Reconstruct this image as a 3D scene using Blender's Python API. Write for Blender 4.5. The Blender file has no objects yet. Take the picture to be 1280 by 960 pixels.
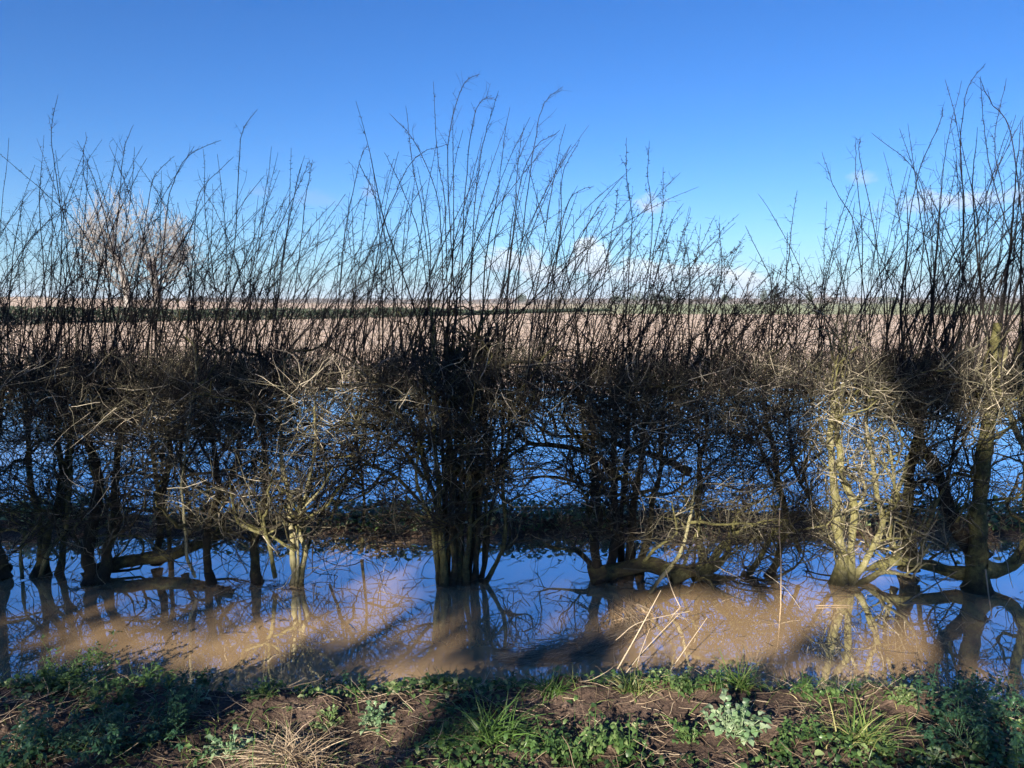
import bpy, math, random
import numpy as np
from math import radians, sin, cos, tan, pi

RNG = np.random.default_rng(11)
random.seed(11)
C = bpy.context.scene.collection
sc = bpy.context.scene

# ------------------------------------------------------------------ camera
CAM_H = 2.0
HAZE = 0.0002
PITCH = radians(6.12)
FOC = 960.0                      # focal length in pixels of the 1280 px wide photograph
cd = bpy.data.cameras.new('camera')
cd.sensor_width = 36.0
cd.lens = 36.0 * FOC / 1280.0
cd.clip_start = 0.05
cd.clip_end = 20000
cam = bpy.data.objects.new('camera', cd)
C.objects.link(cam)
cam.location = (0, 0, CAM_H)
cam.rotation_euler = (radians(90) - PITCH, 0, 0)
sc.camera = cam

def ray(px, py):
    u = (px - 640) / FOC
    v = (480 - py) / FOC
    return np.array([u, cos(PITCH) + v * sin(PITCH), -sin(PITCH) + v * cos(PITCH)])

def at(px, py, Y):
    d = ray(px, py)
    return np.array([0, 0, CAM_H]) + d * (Y / d[1])

def gy(py, z=0.0):
    d = ray(640, py)
    return (z - CAM_H) / d[2] * d[1]

def to_px(P):
    P = np.asarray(P, float) - np.array([0, 0, CAM_H])
    f = P[..., 1] * cos(PITCH) - P[..., 2] * sin(PITCH)
    v = P[..., 1] * sin(PITCH) + P[..., 2] * cos(PITCH)
    f = np.where(f > 0.05, f, 0.05)
    return 640 + FOC * P[..., 0] / f, 480 - FOC * v / f

# ------------------------------------------------------------------ noise
_T = np.random.default_rng(5).random((256, 256))
def vn(x, y, s=0):
    x = np.asarray(x, float) + s * 17.31; y = np.asarray(y, float) + s * 7.77
    xi = np.floor(x).astype(int); yi = np.floor(y).astype(int)
    fx = x - xi; fy = y - yi
    fx = fx * fx * (3 - 2 * fx); fy = fy * fy * (3 - 2 * fy)
    a = _T[xi & 255, yi & 255]; b = _T[(xi + 1) & 255, yi & 255]
    c = _T[xi & 255, (yi + 1) & 255]; d = _T[(xi + 1) & 255, (yi + 1) & 255]
    return (a * (1 - fx) + b * fx) * (1 - fy) + (c * (1 - fx) + d * fx) * fy
def fbm(x, y, oct=4, s=0):
    r = 0; a = 0.5; f = 1.0
    for i in range(oct):
        r = r + a * (vn(np.asarray(x) * f, np.asarray(y) * f, s + i) - 0.5)
        a *= 0.5; f *= 2.03
    return r * 2
def sm(a, b, x):
    t = np.clip((np.asarray(x, float) - a) / (b - a), 0, 1)
    return t * t * (3 - 2 * t)

# ------------------------------------------------------------------ objects
def tag(o, label=None, cat=None, group=None, kind=None):
    if label: o['label'] = label
    if cat: o['category'] = cat
    if group: o['group'] = group
    if kind: o['kind'] = kind
    return o

def empty(name, loc, label, cat, group=None):
    o = bpy.data.objects.new(name, None)
    o.empty_display_size = 0.1
    C.objects.link(o)
    o.location = loc
    return tag(o, label, cat, group)

def mesh_obj(name, V, F, mat, parent=None, smooth=False, tint=None, loops=None):
    """V (n,3) world coordinates, F (m,k) with equal k, or list of such arrays"""
    if not isinstance(F, list): F = [F]
    V = np.asarray(V, np.float32)
    if parent is not None:
        off = np.zeros(3, np.float32); q = parent
        while q is not None: off += np.array(q.location, np.float32); q = q.parent
        V = V - off
    me = bpy.data.meshes.new(name)
    li = np.concatenate([f.reshape(-1) for f in F]).astype(np.int32)
    tot = np.concatenate([np.full(len(f), f.shape[1], np.int32) for f in F])
    st = np.concatenate([[0], np.cumsum(tot)[:-1]]).astype(np.int32)
    me.vertices.add(len(V)); me.vertices.foreach_set('co', V.reshape(-1))
    me.loops.add(len(li)); me.loops.foreach_set('vertex_index', li)
    me.polygons.add(len(tot)); me.polygons.foreach_set('loop_start', st)
    me.polygons.foreach_set('loop_total', tot)
    if smooth: me.polygons.foreach_set('use_smooth', np.ones(len(tot), bool))
    if tint is not None:
        at_ = me.attributes.new('kindmix', 'FLOAT', 'POINT')
        at_.data.foreach_set('value', np.asarray(tint, np.float32).reshape(-1))
    me.update(calc_edges=True)
    me.materials.append(mat)
    o = bpy.data.objects.new(name, me)
    C.objects.link(o)
    if parent is not None: o.parent = parent
    return o

def nrm(v):
    return v / np.maximum(np.linalg.norm(v, axis=-1, keepdims=True), 1e-9)

class Tubes:
    """collects batches of tubes into one mesh"""
    def __init__(s): s.V = []; s.F = []; s.T = []; s.n = 0
    def add(s, P, R, S=3, tint=0.5, cap=False):
        P = np.asarray(P, float)
        if P.ndim == 2: P = P[None]
        N, K, _ = P.shape
        if N == 0: return s
        R = np.broadcast_to(np.asarray(R, float), (N, K))
        t = np.empty_like(P)
        t[:, 1:-1] = P[:, 2:] - P[:, :-2]; t[:, 0] = P[:, 1] - P[:, 0]; t[:, -1] = P[:, -1] - P[:, -2]
        t = nrm(t)
        ref = np.tile(nrm(np.array([0.13, 1.0, 0.07])), (N, 1))
        m = nrm(P[:, -1] - P[:, 0])
        bad = np.abs((m * ref).sum(-1)) > 0.85
        ref[bad] = nrm(np.array([1.0, 0.1, 0.15]))
        u = nrm(np.cross(t, ref[:, None, :]))
        w = np.cross(t, u)
        a = np.arange(S) * 2 * pi / S
        V = P[:, :, None, :] + R[:, :, None, None] * (np.cos(a)[None, None, :, None] * u[:, :, None, :] + np.sin(a)[None, None, :, None] * w[:, :, None, :])
        idx = (np.arange(N)[:, None, None] * K + np.arange(K)[None, :, None]) * S + np.arange(S)[None, None, :]
        a0 = idx[:, :-1]; a1 = idx[:, 1:]
        F = np.stack([a0, np.roll(a0, -1, 2), np.roll(a1, -1, 2), a1], -1).reshape(-1, 4) + s.n
        s.V.append(V.reshape(-1, 3)); s.F.append(F)
        tt = np.broadcast_to(np.asarray(tint, float).reshape(-1, 1) if np.ndim(tint) else np.full((N, 1), tint), (N, K * S))
        s.T.append(tt.reshape(-1)); s.n += N * K * S
        return s
    def build(s, name, mat, parent=None, smooth=True):
        if s.n == 0: return None
        return mesh_obj(name, np.concatenate(s.V), np.concatenate(s.F), mat, parent, smooth, np.concatenate(s.T))

def walks(start, d, L, K=5, wob=0.25, trop=0.0, tropdir=(0, 0, 1), rng=RNG):
    """crooked poly-lines: start (N,3), direction (N,3), length (N)"""
    N = len(start)
    d = nrm(np.asarray(d, float)); P = np.empty((N, K, 3)); P[:, 0] = start
    step = (np.asarray(L) / (K - 1)).reshape(-1, 1)
    td = np.asarray(tropdir, float)
    for k in range(1, K):
        d = nrm(d + rng.normal(0, wob, (N, 3)) + td * trop)
        P[:, k] = P[:, k - 1] + d * step
    return P

def along(P, t):
    """points and tangents on poly-lines P (N,K,3) at t (N,) in 0..1"""
    N, K, _ = P.shape
    x = np.clip(t, 0, 0.9999) * (K - 1)
    i = x.astype(int); f = (x - i)[:, None]
    a = P[np.arange(N), i]; b = P[np.arange(N), i + 1]
    return a * (1 - f) + b * f, nrm(b - a)

def children(P, n_each, tmin, tmax, ang, L, K=4, wob=0.2, trop=0.0, rng=RNG, tropdir=(0, 0, 1), lshape=None):
    N = len(P)
    idx = np.repeat(np.arange(N), n_each)
    t = rng.uniform(tmin, tmax, len(idx))
    p, tg = along(P[idx], t)
    r = nrm(rng.normal(0, 1, (len(idx), 3)))
    side = nrm(r - (r * tg).sum(-1, keepdims=True) * tg)
    an = rng.normal(ang, 0.2, len(idx))[:, None]
    d = tg * np.cos(an) + side * np.sin(an)
    LL = rng.uniform(L[0], L[1], len(idx))
    if lshape is not None: LL = LL * lshape(t)
    return walks(p, d, LL, K, wob, trop, tropdir, rng), t, idx

def spline(pts, n):
    P = np.asarray(pts, float)
    Q = np.vstack([2 * P[0] - P[1], P, 2 * P[-1] - P[-2]])
    seg = len(P) - 1
    out = []
    for x in np.linspace(0, seg, n):
        i = min(int(x), seg - 1); f = x - i
        a, b, c, d = Q[i], Q[i + 1], Q[i + 2], Q[i + 3]
        out.append(0.5 * ((2 * b) + (c - a) * f + (2 * a - 5 * b + 4 * c - d) * f * f + (3 * b - 3 * c + d - a) * f ** 3))
    return np.array(out)

# ------------------------------------------------------------------ materials
class NT:
    def __init__(s, nt): s.t = nt; s.L = nt.links
    def n(s, typ, **kw):
        x = s.t.nodes.new(typ)
        for k, v in kw.items():
            if k.startswith('i_'):
                key = k[2:]
                key = int(key) if key.isdigit() else key
                x.inputs[key].default_value = v
            else: setattr(x, k, v)
        return x
    def link(s, a, b): s.L.new(a, b)
    def math(s, op, a, b=None, c=None, clamp=False):
        m = s.t.nodes.new('ShaderNodeMath'); m.operation = op; m.use_clamp = clamp
        for i, v in enumerate((a, b, c)):
            if v is None: continue
            if isinstance(v, (int, float)): m.inputs[i].default_value = v
            else: s.L.new(v, m.inputs[i])
        return m.outputs[0]
    def ramp(s, fac, stops):
        r = s.t.nodes.new('ShaderNodeValToRGB')
        e = r.color_ramp.elements
        while len(e) < len(stops): e.new(0.5)
        for i, (p, c) in enumerate(stops):
            e[i].position = p; e[i].color = (*c, 1) if len(c) == 3 else c
        s.L.new(fac, r.inputs[0]); return r.outputs[0]
    def mix(s, fac, a, b):
        m = s.t.nodes.new('ShaderNodeMix'); m.data_type = 'RGBA'
        for inp, v in ((m.inputs[0], fac), (m.inputs[6], a), (m.inputs[7], b)):
            if isinstance(v, (int, float)): inp.default_value = v
            elif isinstance(v, tuple): inp.default_value = (*v, 1) if len(v) == 3 else v
            else: s.L.new(v, inp)
        return m.outputs[2]

def mat(name):
    m = bpy.data.materials.new(name); m.use_nodes = True
    nt = NT(m.node_tree); b = m.node_tree.nodes['Principled BSDF']
    return m, nt, b

def noise(nt, vec, scale, detail=4, rough=0.6):
    n = nt.n('ShaderNodeTexNoise'); n.inputs['Scale'].default_value = scale
    n.inputs['Detail'].default_value = detail; n.inputs['Roughness'].default_value = rough
    nt.link(vec, n.inputs['Vector']); return n.outputs['Fac']

def bark(name, cols, scale=9, bump=0.6, rough=0.85):
    """cols: stops over the per-branch kindmix attribute mixed with noise"""
    m, nt, b = mat(name)
    g = nt.n('ShaderNodeNewGeometry').outputs['Position']
    a = nt.n('ShaderNodeAttribute', attribute_name='kindmix').outputs['Fac']
    n1 = noise(nt, g, scale, 5); n2 = noise(nt, g, scale * 7, 3)
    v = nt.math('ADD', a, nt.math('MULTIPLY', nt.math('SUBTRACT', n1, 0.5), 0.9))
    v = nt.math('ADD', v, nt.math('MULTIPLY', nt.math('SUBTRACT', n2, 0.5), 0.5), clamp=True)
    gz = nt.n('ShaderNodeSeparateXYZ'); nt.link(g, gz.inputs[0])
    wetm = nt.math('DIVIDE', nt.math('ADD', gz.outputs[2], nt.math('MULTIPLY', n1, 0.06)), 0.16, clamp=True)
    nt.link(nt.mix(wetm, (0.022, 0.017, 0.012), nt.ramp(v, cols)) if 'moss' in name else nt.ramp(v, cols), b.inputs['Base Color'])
    b.inputs['Roughness'].default_value = rough
    b.inputs['Specular IOR Level'].default_value = 0.3
    if bump:
        bp = nt.n('ShaderNodeBump', i_Strength=bump); bp.inputs['Distance'].default_value = 0.02
        nt.link(nt.math('ADD', n1, nt.math('MULTIPLY', n2, 0.6)), bp.inputs['Height'])
        nt.link(bp.outputs[0], b.inputs['Normal'])
    return m

M = {}
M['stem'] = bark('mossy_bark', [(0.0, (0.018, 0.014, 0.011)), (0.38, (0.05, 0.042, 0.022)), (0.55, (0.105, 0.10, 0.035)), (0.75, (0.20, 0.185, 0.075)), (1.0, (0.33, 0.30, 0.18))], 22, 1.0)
M['twig'] = bark('twig_bark', [(0.0, (0.018, 0.015, 0.014)), (0.35, (0.045, 0.038, 0.030)), (0.62, (0.10, 0.095, 0.060)), (0.85, (0.23, 0.205, 0.14)), (1.0, (0.46, 0.40, 0.30))], 6, 0)
M['shoot'] = bark('shoot_bark', [(0.0, (0.011, 0.010, 0.010)), (0.5, (0.024, 0.020, 0.018)), (0.8, (0.045, 0.040, 0.028)), (1.0, (0.11, 0.10, 0.05))], 5, 0)
M['pale_wood'] = bark('pale_dead_wood', [(0.0, (0.12, 0.09, 0.06)), (0.5, (0.34, 0.26, 0.17)), (1.0, (0.55, 0.46, 0.33))], 14, 0.3)
M['far_bark'] = bark('far_bark', [(0.0, (0.17, 0.14, 0.12)), (0.5, (0.36, 0.345, 0.33)), (1.0, (0.50, 0.485, 0.46))], 1.5, 0)

def leafmat(name, stops, rough=0.4, trans=0.25, scale=8):
    m, nt, b = mat(name)
    g = nt.n('ShaderNodeNewGeometry').outputs['Position']
    a = nt.n('ShaderNodeAttribute', attribute_name='kindmix').outputs['Fac']
    n1 = noise(nt, g, scale, 3)
    v = nt.math('ADD', a, nt.math('MULTIPLY', nt.math('SUBTRACT', n1, 0.5), 0.5), clamp=True)
    col = nt.ramp(v, stops)
    nt.link(col, b.inputs['Base Color'])
    b.inputs['Roughness'].default_value = rough
    b.inputs['Specular IOR Level'].default_value = 0.5
    tr = nt.n('ShaderNodeBsdfTranslucent'); nt.link(col, tr.inputs[0])
    mx = nt.n('ShaderNodeMixShader', i_0=trans)
    out = [x for x in m.node_tree.nodes if x.type == 'OUTPUT_MATERIAL'][0]
    nt.link(b.outputs[0], mx.inputs[1]); nt.link(tr.outputs[0], mx.inputs[2]); nt.link(mx.outputs[0], out.inputs[0])
    return m
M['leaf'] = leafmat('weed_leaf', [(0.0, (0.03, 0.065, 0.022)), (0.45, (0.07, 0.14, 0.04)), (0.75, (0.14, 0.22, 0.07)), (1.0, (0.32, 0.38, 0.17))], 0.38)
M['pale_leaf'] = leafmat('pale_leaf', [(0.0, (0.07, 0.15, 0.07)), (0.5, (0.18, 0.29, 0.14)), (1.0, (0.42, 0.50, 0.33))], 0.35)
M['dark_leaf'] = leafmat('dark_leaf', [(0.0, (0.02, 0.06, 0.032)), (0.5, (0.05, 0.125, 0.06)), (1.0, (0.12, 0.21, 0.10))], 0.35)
M['grass'] = leafmat('grass_blade', [(0.0, (0.05, 0.11, 0.02)), (0.5, (0.10, 0.19, 0.04)), (0.8, (0.25, 0.27, 0.09)), (1.0, (0.42, 0.36, 0.18))], 0.45)
M['straw'] = leafmat('dead_straw', [(0.0, (0.10, 0.07, 0.045)), (0.5, (0.30, 0.22, 0.14)), (1.0, (0.55, 0.44, 0.30))], 0.6, 0.15)
M['ivy'] = leafmat('ivy_leaf', [(0.0, (0.02, 0.05, 0.015)), (1.0, (0.05, 0.10, 0.03))], 0.5, 0.0)
M['far_green'] = leafmat('far_evergreen', [(0.0, (0.035, 0.055, 0.035)), (1.0, (0.07, 0.10, 0.06))], 0.7, 0.0, 0.3)
M['far_twig'] = leafmat('far_bare_crown', [(0.0, (0.09, 0.07, 0.06)), (1.0, (0.20, 0.15, 0.12))], 0.8, 0.1, 0.3)

# ------------------------------------------------------------------ ground height
def ghump(x, y, cx, cy, rx, ry, h):
    return h * np.exp(-(((x - cx) / rx) ** 2 + ((y - cy) / ry) ** 2))
def height(x, y):
    x = np.asarray(x, float); y = np.asarray(y, float)
    edge = 3.77 + 0.10 * fbm(x * 1.3, y * 0 + 2.2, 3, 3) + 0.05 * np.sin(x * 2.1) - 0.03 * x * sm(0, 2, x)
    t = (edge - y)
    bank = -0.30 + 0.30 * sm(-0.35, 0.0, t) + 0.19 * sm(0.0, 0.42, t) + 0.05 * sm(0.3, 1.5, t)
    near = sm(-0.6, -0.2, t)
    clod = (fbm(x * 3.1, y * 3.1, 4, 7) * 0.075 + np.abs(fbm(x * 9, y * 9, 4, 9)) * 0.05 + fbm(x * 31, y * 31, 2, 12) * 0.012) * near * sm(-0.02, 0.25, t)
    bank = bank + clod
    # near lumps, upturned soil and a shallow hollow
    bank = bank + ghump(x, y, -0.42, 3.62, 0.28, 0.14, 0.05) + ghump(x, y, 0.95, 3.45, 0.55, 0.16, 0.045) + ghump(x, y, 1.75, 3.5, 0.35, 0.2, 0.05)
    bank = bank - ghump(x, y, -0.5, 3.0, 0.6, 0.2, 0.06)
    # ditch -> far ridge
    r0 = 6.33 + 0.09 * fbm(x * 0.9, y * 0, 3, 21)
    ridge = sm(r0 - 0.55, r0 + 0.35, y) * (1 - sm(r0 + 0.45, r0 + 1.15, y))
    ridge_h = 0.39 + 0.05 * fbm(x * 0.8, y * 0.8, 3, 31) + 0.05 * fbm(x * 4, y * 4, 3, 33)
    far = -0.30 + ridge * ridge_h + 0.16 * sm(7.0, 8.0, y)
    field = -0.14 + 0.16 * sm(13.5, 17.6, y + 1.4 * fbm(x * 0.25, y * 0.25, 3, 41)) + 0.30 * sm(16, 60, y) + 0.20 * sm(60, 300, y)
    fur = (np.sin(y * 4.2 + 0.12 * x + 1.5 * fbm(x * 0.2, y * 0.2, 2, 44)) * 0.025 + fbm(x * 1.1, y * 1.1, 3, 45) * 0.05) * sm(15.5, 18, y) * (1 - sm(60, 120, y))
    far = np.where(y > 8.0, field + fur, far)
    h = np.where(y < 4.9, bank, far)
    # rising land at the left beyond the field hedge, low hills on the horizon
    h = h + sm(95, 420, y) * (4.2 * sm(-0.15, -0.75, x / np.maximum(y, 1))) + sm(400, 1600, y) * 0.5
    h = h + sm(1500, 3600, y) * (14 + 16 * fbm(x / 700, y / 1500, 3, 51) + 14 * sm(0.25, 0.8, x / np.maximum(y, 1)))
    # road side behind the camera
    h = np.where(y < 1.5, 0.24 + 0.12 * sm(1.5, 0.4, y) + 0 * x, h)
    return h

def lines(parts):
    out = []
    for a, b, n in parts: out.append(np.linspace(a, b, n, endpoint=False))
    return np.concatenate(out)
gxp = np.concatenate([np.arange(0, 3.6, 0.028), 3.6 * (1.055 ** np.arange(0, 148))])
gx = np.concatenate([-gxp[:0:-1], gxp])
gyl = np.concatenate([[-3000, -800, -200, -60, -30, -15, -8, -4, -2, 0, 1.0, 1.3], np.arange(1.55, 2.4, 0.08), np.arange(2.4, 4.3, 0.022), np.arange(4.3, 7.8, 0.07),
                      np.arange(7.8, 30, 0.16), 30 * (1.028 ** np.arange(0, 200))])
X, Y = np.meshgrid(gx, gyl)
Z = height(X, Y)
nx, ny = len(gx), len(gyl)
i = np.arange(ny - 1)[:, None] * nx + np.arange(nx - 1)[None, :]
F = np.stack([i, i + 1, i + nx + 1, i + nx], -1).reshape(-1, 4)

m, nt, b = mat('earth_and_fields')
P = nt.n('ShaderNodeNewGeometry').outputs['Position']
sx = nt.n('ShaderNodeSeparateXYZ'); nt.link(P, sx.inputs[0])
px_, py_, pz_ = sx.outputs
n1 = noise(nt, P, 5, 6); n2 = noise(nt, P, 45, 4); n3 = noise(nt, P, 0.35, 4)
soil = nt.ramp(nt.math('ADD', nt.math('MULTIPLY', n1, 0.6), nt.math('MULTIPLY', n2, 0.4)), [(0.34, (0.028, 0.018, 0.013)), (0.5, (0.080, 0.052, 0.037)), (0.64, (0.155, 0.108, 0.080)), (0.78, (0.27, 0.205, 0.16))])
wv = nt.n('ShaderNodeTexNoise'); wv.inputs['Scale'].default_value = 1.0; wv.inputs['Detail'].default_value = 5
mp = nt.n('ShaderNodeMapping'); mp.inputs['Scale'].default_value = (0.05, 1.2, 1); nt.link(P, mp.inputs[0]); nt.link(mp.outputs[0], wv.inputs['Vector'])
tilth = nt.ramp(nt.math('ADD', nt.math('MULTIPLY', wv.outputs[0], 0.55), nt.math('MULTIPLY', noise(nt, P, 2.5, 5), 0.45)), [(0.36, (0.30, 0.20, 0.135)), (0.5, (0.58, 0.44, 0.31)), (0.68, (0.70, 0.56, 0.43))])
c = nt.mix(nt.math('MULTIPLY', nt.math('SUBTRACT', py_, 14.0), 0.3, clamp=True), soil, tilth)
# green strips and pale fields far off
def band(lo, hi, soft):
    return nt.math('MULTIPLY', nt.math('DIVIDE', nt.math('SUBTRACT', py_, lo), soft, clamp=True), nt.math('DIVIDE', nt.math('SUBTRACT', hi, py_), soft, clamp=True))
rx = nt.math('DIVIDE', px_, nt.math('MAXIMUM', py_, 1))
gr = nt.math('MULTIPLY', nt.math('DIVIDE', nt.math('SUBTRACT', py_, nt.math('SUBTRACT', 104.0, nt.math('MULTIPLY', px_, 0.12))), 5.0, clamp=True), nt.math('MULTIPLY', nt.math('ADD', rx, 0.0), 6.0, clamp=True))
c = nt.mix(gr, c, nt.ramp(noise(nt, P, 0.02, 3), [(0.3, (0.20, 0.235, 0.115)), (0.7, (0.34, 0.345, 0.19))]))
far = nt.math('DIVIDE', nt.math('SUBTRACT', py_, 420.0), 150.0, clamp=True)
c = nt.mix(far, c, nt.ramp(noise(nt, P, 0.004, 3), [(0.35, (0.20, 0.15, 0.10)), (0.5, (0.30, 0.24, 0.17)), (0.65, (0.12, 0.15, 0.07))]))
hl = nt.math('DIVIDE', nt.math('SUBTRACT', py_, 1600.0), 500.0, clamp=True)
c = nt.mix(hl, c, (0.06, 0.075, 0.055))
nt.link(c, b.inputs['Base Color'])
wet = nt.math('DIVIDE', pz_, 0.09, clamp=True)
nt.link(nt.math('ADD', nt.math('MULTIPLY', wet, 0.5), 0.42), b.inputs['Roughness'])
b.inputs['Specular IOR Level'].default_value = 0.35
bp = nt.n('ShaderNodeBump', i_Strength=0.9); bp.inputs['Distance'].default_value = 0.02
nt.link(nt.math('ADD', n1, n2), bp.inputs['Height']); nt.link(bp.outputs[0], b.inputs['Normal'])
M['ground'] = m
tag(mesh_obj('ground', np.stack([X, Y, Z], -1).reshape(-1, 3), F, m, smooth=True), kind='structure')

# ------------------------------------------------------------------ water
m, nt, b = mat('muddy_flood_water')
P = nt.n('ShaderNodeNewGeometry').outputs['Position']
sx = nt.n('ShaderNodeSeparateXYZ'); nt.link(P, sx.inputs[0])
mud = nt.ramp(noise(nt, P, 1.3, 4), [(0.3, (0.60, 0.40, 0.21)), (0.7, (0.70, 0.49, 0.28))])
nt.link(mud, b.inputs['Base Color'])
b.inputs['Roughness'].default_value = 0.05
b.inputs['IOR'].default_value = 1.33
mpn = nt.n('ShaderNodeMapping'); mpn.inputs['Scale'].default_value = (1, 2.4, 1); nt.link(P, mpn.inputs[0])
w1 = noise(nt, mpn.outputs[0], 2.2, 2, 0.5); w2 = noise(nt, mpn.outputs[0], 7.0, 2, 0.5)
farw = nt.math('DIVIDE', nt.math('SUBTRACT', sx.outputs[1], 6.6), 3.0, clamp=True)
amp = nt.math('ADD', nt.math('MULTIPLY', farw, 0.0018), 0.0005)
bp = nt.n('ShaderNodeBump', i_Strength=1.0); nt.link(amp, bp.inputs['Distance'])
nt.link(nt.math('ADD', w1, nt.math('MULTIPLY', w2, 0.35)), bp.inputs['Height']); nt.link(bp.outputs[0], b.inputs['Normal'])
lw = nt.n('ShaderNodeLayerWeight', i_Blend=0.5)
fz = nt.math('ADD', -0.36, nt.math('MULTIPLY', lw.outputs['Facing'], 1.52), clamp=True)
gl = nt.n('ShaderNodeBsdfGlossy', i_Roughness=0.0); gl.inputs['Color'].default_value = (1, 1, 1, 1); nt.link(bp.outputs[0], gl.inputs['Normal'])
mx = nt.n('ShaderNodeMixShader'); nt.link(fz, mx.inputs[0]); nt.link(b.outputs[0], mx.inputs[1]); nt.link(gl.outputs[0], mx.inputs[2])
nt.link(mx.outputs[0], [x for x in m.node_tree.nodes if x.type == 'OUTPUT_MATERIAL'][0].inputs[0])
M['water'] = m
wx = np.linspace(-60, 60, 61); wy = np.linspace(3.4, 22, 31)
X, Y = np.meshgrid(wx, wy)
i = np.arange(30)[:, None] * 61 + np.arange(60)[None, :]
tag(mesh_obj('flood_water', np.stack([X, Y, X * 0], -1).reshape(-1, 3), np.stack([i, i + 1, i + 62, i + 61], -1).reshape(-1, 4), m), kind='structure')

# ------------------------------------------------------------------ light and sky
SUN_EL = radians(21); SUN_AZ = radians(24)       # behind the camera and to its left
S = np.array([-sin(SUN_AZ) * cos(SUN_EL), -cos(SUN_AZ) * cos(SUN_EL), sin(SUN_EL)])
sl = bpy.data.lights.new('sun', 'SUN'); sl.energy = 5.0; sl.angle = radians(0.53); sl.color = (1.0, 0.90, 0.76)
so = bpy.data.objects.new('sun', sl); C.objects.link(so)
import mathutils
so.rotation_euler = mathutils.Vector(S).to_track_quat('Z', 'Y').to_euler()
so.location = (-20, -45, 25)

w = bpy.data.worlds.new('World'); sc.world = w; w.use_nodes = True
nt = NT(w.node_tree)
for x in list(w.node_tree.nodes): w.node_tree.nodes.remove(x)
out = nt.n('ShaderNodeOutputWorld'); bg = nt.n('ShaderNodeBackground', i_Strength=0.056)
nt.link(bg.outputs[0], out.inputs[0])
sky = nt.n('ShaderNodeTexSky'); sky.sky_type = 'NISHITA'; sky.sun_disc = False
sky.sun_elevation = SUN_EL; sky.sun_rotation = radians(180) + SUN_AZ
sky.air_density = 1.0; sky.dust_density = 0.1; sky.ozone_density = 2.2; sky.altitude = 60
hs = nt.n('ShaderNodeHueSaturation', i_Saturation=1.25, i_Value=1.0); nt.link(sky.outputs[0], hs.inputs['Color'])
tc = nt.n('ShaderNodeTexCoord').outputs['Generated']
sp = nt.n('ShaderNodeSeparateXYZ'); nt.link(tc, sp.inputs[0])
az = nt.math('MULTIPLY', nt.math('ARCTAN2', sp.outputs[0], sp.outputs[1]), 57.2958)
el = nt.math('MULTIPLY', nt.math('ARCSINE', sp.outputs[2]), 57.2958)
cmb = nt.n('ShaderNodeCombineXYZ'); nt.link(az, cmb.inputs[0]); nt.link(nt.math('MULTIPLY', el, 1.8), cmb.inputs[1])
nz = noise(nt, cmb.outputs[0], 0.45, 7, 0.58)
nz2 = noise(nt, cmb.outputs[0], 0.12, 4, 0.5)
def azel(px, py):
    d = ray(px, py); return math.degrees(math.atan2(d[0], d[1])), math.degrees(math.asin(d[2] / np.linalg.norm(d)))
tint_ = nt.n('ShaderNodeMix'); tint_.data_type = 'RGBA'; tint_.blend_type = 'MULTIPLY'; tint_.inputs[0].default_value = 1.0
nt.link(hs.outputs[0], tint_.inputs[6]); tint_.inputs[7].default_value = (0.42, 0.68, 1.08, 1)
col = nt.mix(nt.math('MULTIPLY', nt.math('POWER', 2.718, nt.math('MULTIPLY', nt.math('MAXIMUM', el, 0.0), -0.36)), 0.75), tint_.outputs[2], (3.6, 5.6, 7.8))
def cloud(px, py, wpx, hpx, dens, top, bot, soft=0.5, rag=1.3):
    global col
    a, e = azel(px, py); wa = wpx / FOC * 57.3; we = hpx / FOC * 57.3
    dx = nt.math('DIVIDE', nt.math('SUBTRACT', az, a), wa); dy = nt.math('DIVIDE', nt.math('SUBTRACT', el, e), we)
    # flatter base than top
    dyb = nt.math('MULTIPLY', dy, nt.math('ADD', 1.0, nt.math('MULTIPLY', nt.math('LESS_THAN', dy, 0.0), 0.9)))
    d = nt.math('SQRT', nt.math('ADD', nt.math('MULTIPLY', dx, dx), nt.math('MULTIPLY', dyb, dyb)))
    d = nt.math('ADD', d, nt.math('MULTIPLY', nt.math('SUBTRACT', nz, 0.5), rag * 2))
    k = nt.math('MULTIPLY', nt.math('DIVIDE', nt.math('SUBTRACT', 1.0, d), soft, clamp=True), dens * 0.68)
    sh = nt.mix(nt.math('ADD', nt.math('MULTIPLY', dy, 0.6), 0.55, clamp=True), bot, top)
    col = nt.mix(k, col, sh)
W_ = 8.4
white = (0.95 * W_, 0.95 * W_, 0.97 * W_); lil = (0.50 * W_, 0.53 * W_, 0.74 * W_); grey = (0.50 * W_, 0.60 * W_, 0.82 * W_)
cloud(760, 362, 320, 34, 0.6, grey, grey, 0.9, 1.1)
cloud(1200, 360, 200, 30, 0.5, grey, grey, 0.9, 1.1)
cloud(640, 330, 60, 20, 0.85, white, lil, 0.45)
cloud(738, 330, 30, 30, 1.0, white, grey, 0.25, 0.9)
cloud(800, 345, 75, 20, 0.85, white, grey, 0.5)
cloud(870, 340, 50, 14, 0.8, white, grey, 0.5)
cloud(935, 352, 34, 16, 0.9, white, grey, 0.5)
cloud(690, 345, 45, 18, 0.8, white, grey, 0.5)
cloud(812, 259, 30, 14, 0.9, white, lil, 0.6)
cloud(462, 241, 14, 16, 0.40, lil, lil, 0.8)
cloud(320, 241, 20, 10, 0.25, lil, lil, 0.8)
cloud(400, 250, 45, 14, 0.22, lil, lil, 0.8)
cloud(1078, 226, 20, 12, 0.4, white, lil, 0.8)
cloud(1165, 258, 60, 14, 0.5, white, lil, 0.7)
cloud(1250, 250, 70, 17, 0.55, white, lil, 0.7)
nt.link(col, bg.inputs[0])

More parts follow.
